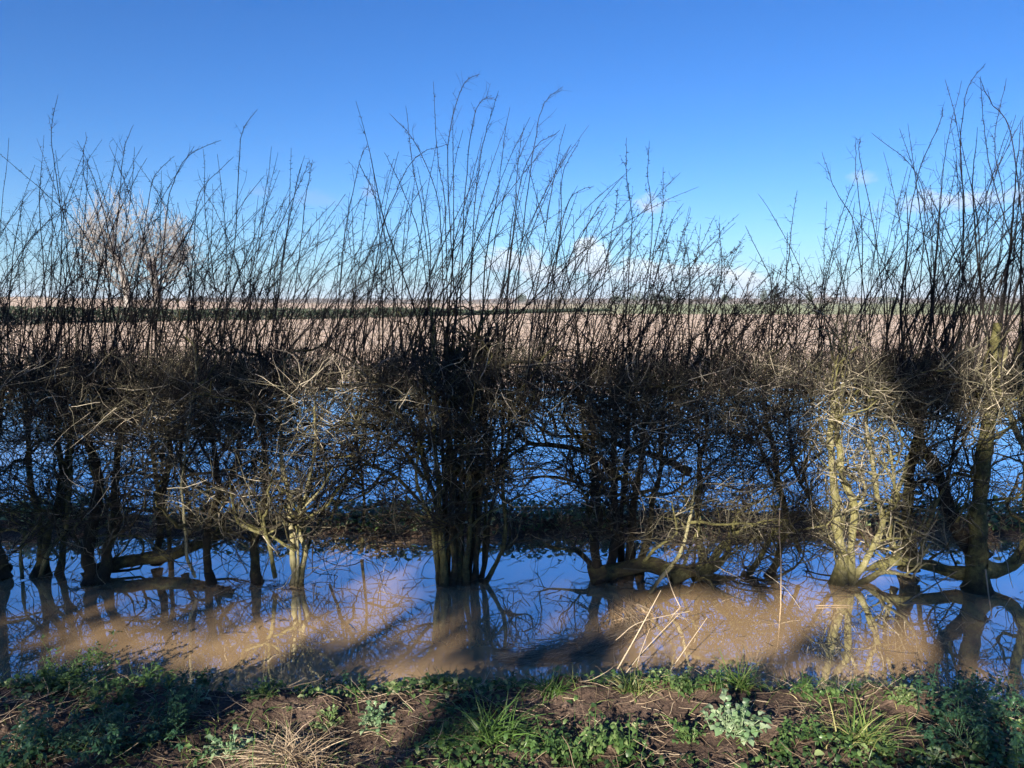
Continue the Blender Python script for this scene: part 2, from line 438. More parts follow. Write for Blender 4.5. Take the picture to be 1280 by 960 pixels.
sc.view_settings.view_transform = 'Standard'
try: sc.view_settings.look = 'None'
except Exception: pass
sc.view_settings.exposure = 1.35
sc.view_settings.gamma = 1.0
sc.view_settings.use_curve_mapping = False
sc.cycles.max_bounces = 4; sc.cycles.diffuse_bounces = 2; sc.cycles.glossy_bounces = 2; sc.cycles.transmission_bounces = 2; sc.cycles.use_adaptive_sampling = True; sc.cycles.adaptive_threshold = 0.035; sc.cycles.transparent_max_bounces = 8
sc.cycles.use_denoising = True
sc.cycles.debug_use_spatial_splits = True

# ------------------------------------------------------------------ hedge shrubs
ENV = [(-40, 215), (0, 200), (40, 200), (65, 150), (100, 175), (160, 170), (215, 200), (265, 205), (320, 190), (385, 215), (450, 210), (500, 165), (545, 130),
       (600, 120), (660, 150), (700, 160), (725, 235), (785, 240), (830, 240), (870, 290), (900, 310), (950, 320), (1000, 285), (1030, 220), (1075, 190), (1130, 185),
       (1190, 125), (1230, 115), (1280, 115), (1330, 120)]
ex = [e[0] for e in ENV]; ey = [e[1] for e in ENV]
YH = 5.55      # middle of the hedge

def traced_stem(pts, r0, r1, y0, y1, parent, name='stem', S=10, tint=0.5, mt='stem', wob=1.0, noise_amt=0.18):
    n = len(pts)
    base = [at(px, py, y0 + (y1 - y0) * k / (n - 1)) for k, (px, py) in enumerate(pts)]
    L = sum(np.linalg.norm(base[k + 1] - base[k]) for k in range(n - 1))
    K = max(8, int(L / 0.045))
    P = spline(base, K)
    s = RNG.uniform(0, 100)
    q = np.linspace(0, L, K)
    off = np.stack([fbm(q * 4 + s, q * 0 + 1, 3, 61), fbm(q * 4 + s, q * 0 + 9, 3, 62), fbm(q * 4 + s, q * 0 + 5, 3, 63)], -1)
    P = P + off * min(0.035, 0.9 * r0 + 0.008) * wob * sm(0, 0.15, q)[:, None]
    t = np.linspace(0, 1, K)
    R = (r0 + (r1 - r0) * t ** 0.8) * (1 - 0.75 * sm(0.82, 1.0, t) * (r0 < 0.06)) * (1 + noise_amt * 2 * fbm(q * 9 + s, q * 0, 3, 64)) + r0 * 0.55 * np.exp(-q / 0.07) * (1 if r0 > 0.02 else 0)
    o = Tubes().add(P, R, S, tint + 0.25 * fbm(np.array([s]), np.array([0.0]), 1)[0])
    return P, o.build(name, M[mt], parent)

def limbs_and_twigs(root, stems, x0, x1, ztop, ntw, nlow, tint=0.42, limb_n=3, colour='stem', seed=0, dens_limbs=1.0, zlo=0.85, pale=0.06):
    rng = np.random.default_rng(seed + 100)
    # limbs leaving the stems
    limbP = []
    for P, ob in stems:
        K = 24
        Q = spline(P[::max(1, len(P) // 12)], K)[None]
        n = max(1, int(limb_n * dens_limbs * np.linalg.norm(P[-1] - P[0]) * 2.4))
        ch, t, _ = children(Q, n, 0.18, 0.98, 0.95, (0.25, 0.75), 9, 0.30, 0.05, rng)
        ch = ch[ch[:, 0, 2] < 1.62]; n = len(ch)
        if n == 0: continue
        r = rng.uniform(0.006, 0.014, n)[:, None] * np.linspace(1, 0.35, 9)[None]
        ch[:, :, 2] = np.maximum(ch[:, :, 2], 0.02)
        limbP.append(ch); tns = rng.uniform(tint - 0.2, tint + 0.25, n)
        for q in range(n):
            Tubes().add(ch[q], r[q][None], 6, float(tns[q])).build('side_branch', M['stem'], ob)
    limbP = np.concatenate(limbP)
    ch2, _, _ = children(limbP, 5, 0.15, 1.0, 0.9, (0.12, 0.45), 6, 0.32, 0.08, rng)
    tw = Tubes()
    n = len(ch2)
    tw.add(ch2, rng.uniform(0.0028, 0.006, n)[:, None] * np.linspace(1, 0.4, 6)[None], 4, rng.uniform(tint - 0.25, tint + 0.25, n))
    ch3, _, _ = children(ch2, 3, 0.2, 1.0, 0.9, (0.05, 0.22), 4, 0.25, 0.08, rng)
    n = len(ch3)
    tw.add(ch3, rng.uniform(0.0018, 0.003, n)[:, None] * np.linspace(1, 0.4, 4)[None], 3, rng.uniform(tint - 0.3, tint + 0.2, n))
    # the dense clipped band of fine twigs
    n = int(ntw * 1.2)
    xx = rng.uniform(x0, x1, n); yy = YH + np.clip(rng.normal(0, 0.26, n), -0.62, 0.62)
    u = rng.random(n) ** 0.8
    zz = zlo + (ztop - zlo) * u
    keep = zz < ztop + 0.10 * fbm(xx * 3 + seed, yy * 3, 2, 71) + 0.02
    xx, yy, zz = xx[keep], yy[keep], zz[keep]; n = len(xx)
    d = rng.normal(0, 1, (n, 3)) * np.array([1.0, 0.75, 0.65]) + np.array([0, 0, 0.42])
    P = walks(np.stack([xx, yy, zz], -1), d, rng.uniform(0.12, 0.42, n), 6, 0.27, 0.05, rng=rng)
    over = np.maximum(P[:, :, 2] - ztop - 0.10, 0)
    P[:, :, 2] -= over * 0.6
    tn = rng.uniform(0.12, 0.68, n); tn[rng.random(n) < pale] = 0.95
    tw.add(P, rng.uniform(0.0015, 0.0038, n)[:, None] * np.linspace(1, 0.4, 6)[None], 3, tn)
    # longer twigs standing out of the band, sunlit look put into their pale colour
    n = int(8 + ntw * 0.035)
    P = walks(np.stack([rng.uniform(x0, x1, n), YH - np.abs(rng.normal(0.2, 0.2, n)), rng.uniform(0.6, ztop, n)], -1), rng.normal(0, 1, (n, 3)) * np.array([1, .6, .6]) + np.array([0.1, 0, .35]), rng.uniform(0.2, 0.6, n), 7, 0.12, 0.0, rng=rng)
    tw.add(P, rng.uniform(0.002, 0.0036, n)[:, None] * np.linspace(1, 0.4, 7)[None], 3, rng.uniform(.75, 1.0, n))
    # looser twigs lower down
    n = int(nlow * 1.05)
    if n:
        xx = rng.uniform(x0, x1, n); yy = YH + rng.normal(0, 0.25, n); zz = 0.12 + (zlo - 0.02) * rng.random(n) ** 0.7
        d = rng.normal(0, 1, (n, 3)) * np.array([1.0, 0.7, 0.8])
        P = walks(np.stack([xx, yy, zz], -1), d, rng.uniform(0.12, 0.5, n), 6, 0.3, 0.02, rng=rng)
        P[:, :, 2] = np.maximum(P[:, :, 2], 0.03)
        tn = rng.uniform(0.1, 0.7, n); tn[rng.random(n) < 0.07] = 0.92
        tw.add(P, rng.uniform(0.002, 0.005, n)[:, None] * np.linspace(1, 0.4, 6)[None], 3, tn)
    tw.build('twigs', M['twig'], root)

def make_shoot(P, R, root, rng, kind=0, ztop=1.7, dens=1.0, tint=0.35):
    """an upright shoot with its side twigs, thorns and buds"""
    T = Tubes()
    K = P.shape[1]
    T.add(P, R, 5, tint)
    L = np.linalg.norm(np.diff(P[0], axis=0), axis=1).sum()
    n = int(L * 11 * dens)
    if n > 0:
        ch, t, _ = children(P, n, 0.12, 0.9, 0.5, (0.06, 0.42), 6, 0.10, 0.07, rng, lshape=lambda t: 1.05 - 0.85 * t)
        T.add(ch, rng.uniform(0.0011, 0.0019, len(ch))[:, None] * np.linspace(1, 0.45, 6)[None], 3, tint)
        c2, _, _ = children(ch, 2, 0.1, 0.9, 1.2, (0.015, 0.09), 3, 0.12, 0.0, rng)
        T.add(c2, np.tile(np.linspace(0.0011, 0.0006, 3), (len(c2), 1)), 3, tint)
    n = int(L * 34)
    sp, _, _ = children(P, n, 0.15, 0.97, 1.25, (0.006, 0.022) if kind == 0 else (0.008, 0.02), 3, 0.05, 0.0, rng)
    rr = np.array([0.0022, 0.0016, 0.0008]) if kind == 0 else np.array([0.0018, 0.0032, 0.0008])
    T.add(sp, np.tile(rr, (len(sp), 1)), 3, tint)
    if kind == 1 and len(ch):
        b2, _, _ = children(ch, 4, 0.2, 1.0, 1.0, (0.008, 0.018), 3, 0.05, 0.0, rng)
        T.add(b2, np.tile(np.array([0.0014, 0.0028, 0.0008]), (len(b2), 1)), 3, tint)
    T.build('shoot', M['shoot'], root)

def auto_shoots(root, px0, px1, n, seed, kind=0, base_z=1.45, dens=1.0, lean=0.12, rr=(0.0025, 0.0046)):
    rng = np.random.default_rng(seed + 500)
    n = int(n * 1.8)
    for k in range(n):
        px = px0 + (px1 - px0) * (k + rng.random()) / n
        Yd = YH + rng.normal(0, 0.2)
        top = np.interp(px + 10, ex, ey)
        q = rng.random()
        ty = top + (395 - top) * (q ** 1.0) * 0.9
        b = at(px, 470, Yd); b[2] = base_z + rng.uniform(-0.35, 0.12)
        zt = at(px, ty, Yd)[2]
        L = max(0.25, zt - b[2]) * 1.05
        d = np.array([[rng.normal(lean * 0.8, 0.12), rng.normal(0, 0.08), 1.0]])
        K = 14
        bend = rng.normal(0.028, 0.05)
        P = walks(b[None], d, np.array([L]), K, 0.045, 0.03, (bend / 0.03 * 1.0, 0, 0.5), rng)
        r0 = rng.uniform(*rr) * (0.75 + 0.25 * L)
        R = np.linspace(r0, 0.0013, K)[None] * (1 + 0.1 * rng.normal(0, 1, (1, K)))
        make_shoot(P, R, root, rng, kind, dens=dens, tint=rng.uniform(0.1, 0.55))

def traced_shoot(pts, root, Y=None, r0=0.006, seed=0, kind=0, dens=0.55, extend=True):
    rng = np.random.default_rng(seed + 900)
    Y = Y or YH + rng.normal(0, 0.15)
    base = [at(px, py, Y + 0.02 * k) for k, (px, py) in enumerate(pts)]
    if extend:
        d = nrm(base[0] - base[1]); base.insert(0, base[0] + d * 0.35)
    P = spline(base, 26)[None]
    P = P + rng.normal(0, 0.0022, P.shape)
    R = np.linspace(r0, 0.0014, 26)[None]
    make_shoot(P, R, root, rng, kind, dens=dens, tint=0.3)

SH = []
def shrub(bx, by, label, cat='shrub'):
    y = gy(by)
    r = empty('hedge_shrub', tuple(at(bx, by, y) * np.array([1, 1, 0]) + np.array([0, 0, -0.05])), label, cat, 'bare shrubs grown together in the flooded hedge row')
    SH.append(r)
    return r
def X_(px): return at(px, 480, YH)[0]

# each shrub: base, label, stems [(points, r0, r1, y0, y1, tint)], crown px range, twigs, low twigs, shoots
def sh(bx, by, label, stems, cx0, cx1, ntw, nlow, nsh, ztop=1.54, tint=0.42, kind=0, zlo=0.95, limb_n=3, lean=0.12, dens=1.0, shx=None, pale=0.06, rr=(0.0025, 0.0046), low=()):
    r = shrub(bx, by, label)
    seed = len(SH)
    Ps = []
    for st in stems:
        pts, r0, r1, y0, y1 = st[:5]
        tn = st[5] if len(st) > 5 else tint
        Ps.append(traced_stem(pts, r0, r1, y0, y1, r, tint=tn, S=12 if r0 > 0.03 else 8))
    limbs_and_twigs(r, Ps, X_(cx0), X_(cx1), ztop, ntw, nlow, tint, limb_n, seed=seed, zlo=zlo, pale=pale)
    s0, s1 = shx or (cx0, cx1)
    auto_shoots(r, s0, s1, nsh, seed, kind, lean=lean, dens=dens, rr=rr)
    return r

HG = {}
HG['edge'] = sh(0, 715, 'leafless hedge shrub cut off by the left edge, on a rounded stump', [
    ([(2, 722), (-4, 660), (-10, 560), (6, 470)], .045, .02, 5.42, 5.5), ([(6, 715), (-14, 700), (-40, 690)], .04, .03, 5.42, 5.5)],
    -70, 30, 850, 160, 22)
HG['fork'] = sh(60, 720, 'hedge shrub of several thin leaning stems beside the left edge stump', [
    ([(28, 724), (27, 682), (46, 652), (52, 600)], .012, .007, 5.35, 5.4, .75),
    ([(44, 722), (50, 665), (38, 600), (30, 500), (20, 430)], .028, .012, 5.45, 5.55),
    ([(58, 722), (62, 655), (76, 590), (72, 500), (60, 430)], .03, .013, 5.45, 5.6),
    ([(50, 722), (68, 680), (84, 650), (88, 560), (96, 470)], .02, .01, 5.40, 5.45, .6),
    ([(73, 722), (80, 655), (85, 560), (104, 470)], .026, .012, 5.5, 5.6)],
    25, 95, 900, 200, 22)
HG['stump'] = sh(120, 728, 'dark hedge shrub on a swollen stump with a low laid trunk running right', [
    ([(116, 730), (113, 690), (122, 620), (106, 540), (96, 440)], .055, .018, 5.33, 5.5, .3),
    ([(126, 728), (142, 655), (150, 560), (162, 450)], .045, .014, 5.33, 5.6, .3),
    ([(108, 728), (130, 712), (165, 700), (205, 694), (240, 682), (288, 664)], .06, .035, 5.36, 5.75, .35),
    ([(196, 705), (200, 640), (212, 570), (205, 470)], .032, .014, 5.65, 5.6, .35),
    ([(230, 688), (238, 640), (225, 570), (232, 480)], .022, .012, 5.75, 5.7, .35)],
    90, 185, 1500, 330, 30)
HG['ess'] = sh(242, 722, 'hedge shrub with one thin pale snaking stem near the laid trunk', [
    ([(244, 722), (234, 690), (230, 640), (228, 590), (236, 530), (244, 470), (240, 420)], .011, .006, 5.2, 5.15, .9),
    ([(215, 716), (208, 660), (196, 600), (188, 520), (196, 450)], .02, .01, 5.6, 5.5, .35)],
    180, 250, 1050, 220, 20)
HG['post'] = sh(265, 730, 'hedge shrub with one straight dark trunk and crossing twigs, left of the yellow lit stems', [
    ([(264, 731), (262, 670), (269, 610), (266, 530), (276, 440)], .03, .014, 5.3, 5.5, .3),
    ([(287, 668), (270, 640), (292, 590), (300, 520), (296, 450)], .018, .009, 5.6, 5.5, .4)],
    245, 305, 900, 200, 18)
HG['elbow'] = sh(322, 730, 'hedge shrub with an elbowed pale branch above two dark submerged stems', [
    ([(322, 730), (318, 685), (326, 640), (332, 570), (322, 500), (332, 440)], .032, .013, 5.32, 5.5, .3),
    ([(344, 722), (336, 680), (322, 664), (300, 655), (290, 625), (286, 590)], .017, .009, 5.25, 5.2, .8),
    ([(300, 655), (330, 668), (352, 655)], .012, .006, 5.22, 5.15, .9)],
    300, 355, 800, 190, 18)
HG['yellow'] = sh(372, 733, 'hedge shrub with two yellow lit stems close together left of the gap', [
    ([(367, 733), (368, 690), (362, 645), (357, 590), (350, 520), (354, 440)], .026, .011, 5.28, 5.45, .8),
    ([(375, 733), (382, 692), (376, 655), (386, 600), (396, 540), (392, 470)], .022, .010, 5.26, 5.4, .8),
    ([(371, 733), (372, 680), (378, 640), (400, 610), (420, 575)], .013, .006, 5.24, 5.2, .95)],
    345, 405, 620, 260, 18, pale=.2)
HG['gap'] = sh(455, 690, 'thin open hedge shrub of sprawling branches left of the many stemmed clump', [
    ([(536, 640), (500, 600), (470, 585), (440, 570), (410, 575)], .016, .007, 5.6, 5.5, .5),
    ([(532, 600), (500, 560), (462, 530), (430, 520)], .016, .007, 5.6, 5.5, .5),
    ([(452, 690), (456, 620), (446, 560), (452, 500), (442, 440)], .013, .007, 5.9, 5.7, .4),
    ([(410, 660), (430, 610), (470, 560), (480, 500)], .012, .006, 5.9, 5.7, .45)],
    400, 500, 420, 330, 22, ztop=1.5, zlo=1.1, limb_n=5, pale=.2)
HG['clump'] = sh(578, 733, 'tall hedge clump of many straight upright stems standing in the middle of the water', [
    ([(552, 731), (554, 655), (554, 570), (546, 490), (552, 420)], .014, .007, 5.4, 5.6, 0.30),
    ([(561, 731), (563, 655), (562, 570), (554, 490), (560, 420)], .014, .007, 5.4, 5.6, 0.35),
    ([(569, 731), (571, 655), (575, 570), (572, 490), (578, 420)], .014, .007, 5.4, 5.6, 0.20),
    ([(578, 731), (580, 655), (585, 570), (582, 490), (588, 420)], .014, .007, 5.4, 5.6, 0.40),
    ([(588, 731), (590, 655), (589, 570), (580, 490), (586, 420)], .014, .007, 5.4, 5.6, 0.20),
    ([(596, 731), (598, 655), (607, 570), (608, 490), (614, 420)], .014, .007, 5.4, 5.6, 0.30),
    ([(603, 731), (605, 655), (613, 570), (614, 490), (620, 420)], .014, .007, 5.4, 5.6, 0.40),
    ([(546, 731), (548, 655), (544, 570), (532, 490), (538, 420)], .014, .007, 5.4, 5.6, 0.40),
    ([(593, 731), (595, 655), (595, 570), (588, 490), (594, 420)], .014, .007, 5.4, 5.6, 0.20),
    ([(549, 730), (546, 650), (531, 585), (526, 520), (516, 440)], .0198, .013, 5.28, 5.5, .45),
    ([(556, 733), (552, 655), (545, 575), (541, 500), (541, 420), (538, 370)], .0258, .008, 5.26, 5.45, .5),
    ([(565, 734), (567, 655), (562, 570), (559, 480), (562, 400)], .0243, .013, 5.27, 5.45, .45),
    ([(574, 735), (576, 645), (580, 560), (580, 480), (577, 400)], .0274, .013, 5.3, 5.5, .35),
    ([(583, 734), (586, 645), (584, 560), (591, 470), (600, 390)], .0228, .011, 5.27, 5.5, .45),
    ([(592, 733), (597, 655), (605, 570), (601, 480), (606, 410)], .0213, .012, 5.3, 5.55, .3),
    ([(600, 729), (611, 662), (622, 600), (628, 520), (622, 420), (626, 395)], .0182, .008, 5.35, 5.6, .35),
    ([(604, 733), (622, 700), (632, 675), (628, 620), (637, 540), (632, 450)], .0198, .011, 5.3, 5.45, .5),
    ([(545, 705), (538, 650), (520, 600), (524, 550), (498, 515), (470, 490)], .0137, .008, 5.3, 5.35, .6),
    ([(570, 733), (571, 640), (570, 560), (566, 460), (572, 380)], .0182, .01, 5.42, 5.6, .25),
    ([(560, 700), (558, 620), (552, 540), (556, 460)], .0152, .01, 5.45, 5.6, .25),
    ([(587, 733), (592, 640), (596, 560), (612, 470)], .0167, .01, 5.45, 5.6, .25)],
    470, 660, 2100, 230, 31, kind=0, shx=(490, 670), ztop=1.6, lean=.10, limb_n=2, rr=(0.0032, 0.0065), dens=0.9)
HG['lean'] = sh(700, 690, 'sparse hedge shrub of crooked dark branches reaching left over the flooded field', [
    ([(772, 600), (745, 572), (705, 560), (660, 552), (632, 528)], .03, .012, 5.6, 5.6, .3),
    ([(862, 590), (805, 566), (745, 548), (695, 545), (655, 520)], .026, .010, 5.65, 5.5, .35),
    ([(772, 620), (742, 610), (712, 600), (672, 596), (640, 600)], .018, .007, 5.6, 5.5, .4),
    ([(738, 640), (742, 590), (728, 530), (736, 450)], .018, .01, 5.6, 5.5, .35)],
    655, 735, 620, 110, 20, zlo=1.15, limb_n=4)
HG['stool'] = sh(765, 725, 'broad dark hedge stool with a mossy log lying out to the right along the water', [
    ([(748, 728), (744, 690), (748, 640), (741, 560), (737, 450)], .04, .014, 5.32, 5.5, .2),
    ([(763, 728), (768, 650), (765, 560), (774, 450)], .036, .014, 5.35, 5.5, .2),
    ([(784, 728), (790, 650), (801, 560), (812, 450)], .036, .014, 5.4, 5.6, .2),
    ([(798, 722), (816, 640), (826, 560), (832, 450)], .028, .012, 5.5, 5.6, .3),
    ([(755, 722), (733, 697), (712, 684)], .026, .014, 5.35, 5.6, .2),
    ([(738, 722), (775, 712), (812, 708), (846, 718), (872, 712)], .062, .045, 5.35, 5.32, .5),
    ([(776, 728), (778, 650), (784, 570), (790, 470)], .03, .012, 5.5, 5.6, .2)],
    730, 840, 1700, 330, 30, kind=1, lean=.12)
HG['laid'] = sh(880, 718, 'hedge shrub of thick mossy laid branches bending right just above the brown water', [
    ([(838, 724), (868, 712), (888, 702), (903, 680), (930, 662), (972, 656)], .038, .018, 5.3, 5.5, .62),
    ([(876, 716), (905, 700), (915, 675), (926, 640), (962, 618)], .03, .013, 5.35, 5.6, .6),
    ([(868, 718), (905, 726), (930, 722), (952, 692), (985, 640)], .034, .016, 5.32, 5.55, .55),
    ([(880, 705), (872, 620), (882, 540), (872, 450)], .024, .012, 5.5, 5.6, .4),
    ([(812, 742), (850, 690), (864, 640), (872, 590)], .016, .008, 5.1, 5.3, .8)],
    840, 925, 1150, 420, 26, kind=1, lean=.08, pale=.12)
HG['tangle'] = sh(975, 712, 'low hedge shrub tangled with fine mossy twigs, left of the two yellow trunks', [
    ([(962, 722), (975, 690), (985, 640), (968, 580), (955, 500), (965, 440)], .03, .012, 5.45, 5.6, .5),
    ([(1000, 690), (985, 640), (950, 560), (930, 500)], .018, .009, 5.6, 5.6, .5),
    ([(1040, 680), (1010, 620), (990, 570), (985, 500)], .018, .009, 5.6, 5.6, .5)],
    915, 1010, 950, 520, 24, kind=1, lean=.02, tint=.5, pale=.15)
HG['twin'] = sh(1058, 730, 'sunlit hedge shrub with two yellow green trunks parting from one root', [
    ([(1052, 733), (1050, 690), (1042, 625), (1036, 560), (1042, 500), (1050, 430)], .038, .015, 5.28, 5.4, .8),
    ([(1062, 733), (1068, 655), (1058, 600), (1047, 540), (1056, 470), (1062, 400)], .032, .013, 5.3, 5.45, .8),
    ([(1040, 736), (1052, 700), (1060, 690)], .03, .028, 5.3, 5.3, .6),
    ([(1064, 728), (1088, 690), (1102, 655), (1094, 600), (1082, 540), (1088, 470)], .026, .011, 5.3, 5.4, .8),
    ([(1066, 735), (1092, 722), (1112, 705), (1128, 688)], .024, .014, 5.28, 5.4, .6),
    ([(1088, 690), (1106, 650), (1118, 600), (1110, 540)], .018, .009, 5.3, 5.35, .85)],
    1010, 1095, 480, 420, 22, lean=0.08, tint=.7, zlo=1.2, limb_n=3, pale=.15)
HG['stub'] = sh(1138, 706, 'hedge shrub on a stout stub trunk between yellow trunks and the largest trunk', [
    ([(1136, 712), (1132, 650), (1141, 585), (1150, 520), (1158, 440)], .05, .02, 5.5, 5.6, .4),
    ([(1148, 708), (1160, 660), (1170, 630), (1192, 590)], .02, .008, 5.45, 5.3, .8),
    ([(1120, 700), (1112, 650), (1126, 600), (1140, 560)], .022, .010, 5.5, 5.4, .8)],
    1095, 1180, 1500, 200, 23, tint=.4, lean=.10, rr=(0.0032, 0.0065), zlo=1.1)
HG['giant'] = sh(1224, 735, 'largest hedge trunk, forked low with a limb lying left on the water', [
    ([(1221, 742), (1222, 690), (1227, 620), (1233, 540), (1241, 460), (1251, 405)], .078, .026, 5.18, 5.3, .5),
    ([(1224, 700), (1196, 655), (1172, 595), (1150, 540), (1128, 460)], .06, .02, 5.25, 5.6, .1),
    ([(1226, 722), (1192, 716), (1152, 706), (1112, 702), (1074, 716)], .05, .026, 5.25, 5.4, .5),
    ([(1222, 708), (1246, 714), (1270, 700), (1296, 660)], .062, .04, 5.25, 5.3, .6),
    ([(1178, 610), (1158, 600), (1135, 610)], .02, .01, 5.35, 5.4, .15),
    ([(1200, 655), (1186, 610), (1192, 560), (1200, 500)], .02, .01, 5.4, 5.5, .1)],
    1170, 1245, 900, 120, 20, tint=.45, lean=.08, rr=(0.0032, 0.0065), zlo=1.2, pale=.2)
HG['right'] = sh(1292, 705, 'mossy hedge trunk leaning in at the right edge, pale cut shoots at its top', [
    ([(1298, 715), (1290, 640), (1284, 560), (1274, 470), (1281, 400)], .045, .022, 5.3, 5.4, .6),
    ([(1284, 560), (1262, 520), (1250, 470), (1262, 420)], .024, .012, 5.3, 5.2, .8),
    ([(1340, 720), (1330, 600), (1340, 480)], .04, .02, 5.5, 5.5, .5)],
    1245, 1345, 650, 110, 22, tint=.6, lean=-.05, rr=(0.0032, 0.006), zlo=1.2, pale=.2)

TS = [('edge', [(0, 420), (-6, 330), (-2, 300), (12, 172 + 0)]), ('fork', [(70, 420), (78, 300), (70, 220), (64, 165), (72, 118)]),
      ('fork', [(150, 420), (110, 300), (60, 245), (-20, 175)]),
      ('stump', [(160, 420), (138, 300), (118, 225), (97, 176)]), ('stump', [(140, 420), (130, 300), (105, 220), (108, 165)]),
      ('stump', [(130, 420), (142, 320), (150, 240), (155, 190), (166, 155)]), ('stump', [(150, 420), (175, 330), (190, 230), (218, 195)]),
      ('ess', [(195, 420), (205, 300), (213, 240), (235, 195), (276, 176)]), ('post', [(235, 400), (243, 300), (250, 240), (292, 196)]),
      ('post', [(255, 440), (290, 330), (298, 220), (303, 165), (322, 136)]), ('elbow', [(330, 420), (345, 300), (370, 240), (388, 200)]),
      ('yellow', [(360, 430), (375, 310), (383, 240), (391, 200)]), ('gap', [(420, 430), (430, 300), (448, 210), (459, 180)]),
      ('gap', [(500, 420), (482, 300), (466, 240), (448, 202)]), ('gap', [(455, 430), (475, 300), (495, 240), (520, 196), (560, 180)]),
      ('clump', [(555, 420), (552, 300), (545, 240), (520, 180), (488, 142)]), ('clump', [(560, 420), (556, 260), (548, 200), (541, 102)]),
      ('clump', [(570, 420), (560, 220), (565, 150), (580, 105), (600, 92)]), ('clump', [(585, 420), (592, 280), (600, 200), (612, 150), (623, 114)]),
      ('clump', [(575, 420), (580, 260), (590, 160), (600, 128), (618, 122)]), ('clump', [(540, 420), (525, 300), (500, 230), (480, 190)]),
      ('clump', [(640, 420), (655, 280), (668, 180), (680, 130), (704, 108)]), ('clump', [(630, 420), (645, 260), (665, 190), (700, 163)]),
      ('clump', [(620, 420), (640, 280), (648, 200), (655, 155)]), ('clump', [(545, 430), (530, 280), (515, 200), (508, 133)]),
      ('lean', [(680, 430), (700, 290), (703, 220), (725, 175)]), ('lean', [(675, 440), (695, 320), (712, 250), (742, 232)]),
      ('lean', [(690, 440), (710, 330), (735, 280), (760, 256)]),
      ('stool', [(780, 420), (790, 280), (783, 220), (784, 172)]), ('stool', [(800, 420), (815, 290), (810, 220), (812, 177)]),
      ('stool', [(800, 440), (815, 330), (828, 260), (829, 208)]), ('stool', [(740, 430), (760, 320), (770, 260), (772, 235)]),
      ('laid', [(860, 440), (862, 340), (855, 300), (864, 260)]), ('laid', [(885, 430), (902, 340), (900, 300), (899, 278)]),
      ('tangle', [(960, 440), (965, 360), (950, 320), (932, 282)]), ('tangle', [(970, 440), (985, 330), (990, 280), (996, 238)]),
      ('twin', [(1085, 430), (1070, 290), (1045, 240), (1027, 190)]), ('twin', [(1075, 430), (1078, 300), (1070, 220), (1070, 172)]),
      ('stub', [(1110, 430), (1095, 300), (1075, 200), (1075, 172)]), ('stub', [(1140, 430), (1155, 300), (1148, 220), (1090, 166)]),
      ('stub', [(1130, 430), (1135, 290), (1150, 210), (1175, 155), (1178, 134)]), ('stub', [(1160, 430), (1172, 290), (1180, 200), (1202, 100)]),
      ('giant', [(1200, 430), (1205, 270), (1200, 180), (1210, 110), (1232, 80)]), ('giant', [(1190, 430), (1203, 300), (1200, 180), (1182, 100)]),
      ('giant', [(1230, 430), (1255, 270), (1243, 180), (1258, 98)]),
      ('right', [(1275, 250), (1262, 160), (1240, 130), (1223, 95)]), ('right', [(1275, 330), (1240, 220), (1230, 160), (1225, 95)])]
THICK = [('giant', [(1248, 425), (1255, 370), (1263, 310), (1268, 240), (1276, 150)]), ('giant', [(1240, 450), (1230, 390), (1222, 320), (1216, 230), (1222, 160)]),
         ('right', [(1279, 420), (1276, 330), (1281, 240), (1278, 150)]), ('stub', [(1156, 450), (1166, 380), (1172, 300), (1180, 210)]), ('stub', [(1130, 450), (1126, 380), (1135, 300), (1132, 230)])]
for k, (key, pts) in enumerate(THICK):
    traced_shoot(pts, HG[key], r0=0.013 if k != 0 else 0.019, seed=60 + k, dens=1.0)
for k, (key, pts) in enumerate(TS):
    traced_shoot(pts, HG[key], r0=0.0050, seed=k, kind=1 if key in ('stool', 'laid') else 0)


# ------------------------------------------------------------------ unseen trees added behind the camera, crowns shaped to cast dappled shade
# painted by hand in photo coordinates: where sunlight reaches (x, y, rx, ry, strength)
LIT = [(1060, 560, 62, 150, .95), (1240, 470, 45, 110, .85), (1100, 690, 50, 40, .8), (1275, 640, 25, 60, .6), (528, 560, 26, 90, .6), (440, 530, 55, 70, .7), (385, 650, 55, 70, .75),
       (300, 640, 50, 30, .5), (235, 500, 40, 130, .6), (90, 480, 70, 50, .55), (860, 660, 50, 50, .65), (930, 650, 50, 45, .6), (660, 470, 70, 25, .55), (960, 480, 90, 50, .6), (800, 470, 60, 25, .5),
       (890, 790, 150, 66, 1.0), (1010, 765, 80, 42, 1.0), (1140, 815, 75, 42, .95), (440, 748, 60, 32, .85), (350, 785, 130, 26, 1.0), (150, 815, 170, 24, 1.0), (715, 775, 50, 16, .7), (480, 815, 80, 16, .6),
       (1060, 885, 150, 45, 1.0), (900, 905, 140, 55, .9), (375, 925, 100, 55, 1.0), (500, 868, 110, 32, .9), (680, 935, 190, 40, .7), (800, 900, 160, 60, .7), (1165, 950, 34, 16, 1.0), (1010, 930, 120, 45, .9),
       (160, 905, 190, 30, .55), (100, 872, 110, 20, .7), (480, 910, 80, 40, .7), (200, 945, 160, 26, .55), (1235, 885, 70, 45, .62), (1200, 945, 90, 30, .55), (580, 905, 90, 40, .55), (560, 860, 70, 20, .7), (60, 930, 70, 30, .6)]
def lit_at(px, py):
    v = np.zeros_like(px)
    for cx, cy, rx_, ry_, s in LIT:
        d = ((px - cx) / rx_) ** 2 + ((py - cy) / ry_) ** 2
        v = np.maximum(v, s * (1 - sm(0.5, 1.3, d)))
    return v
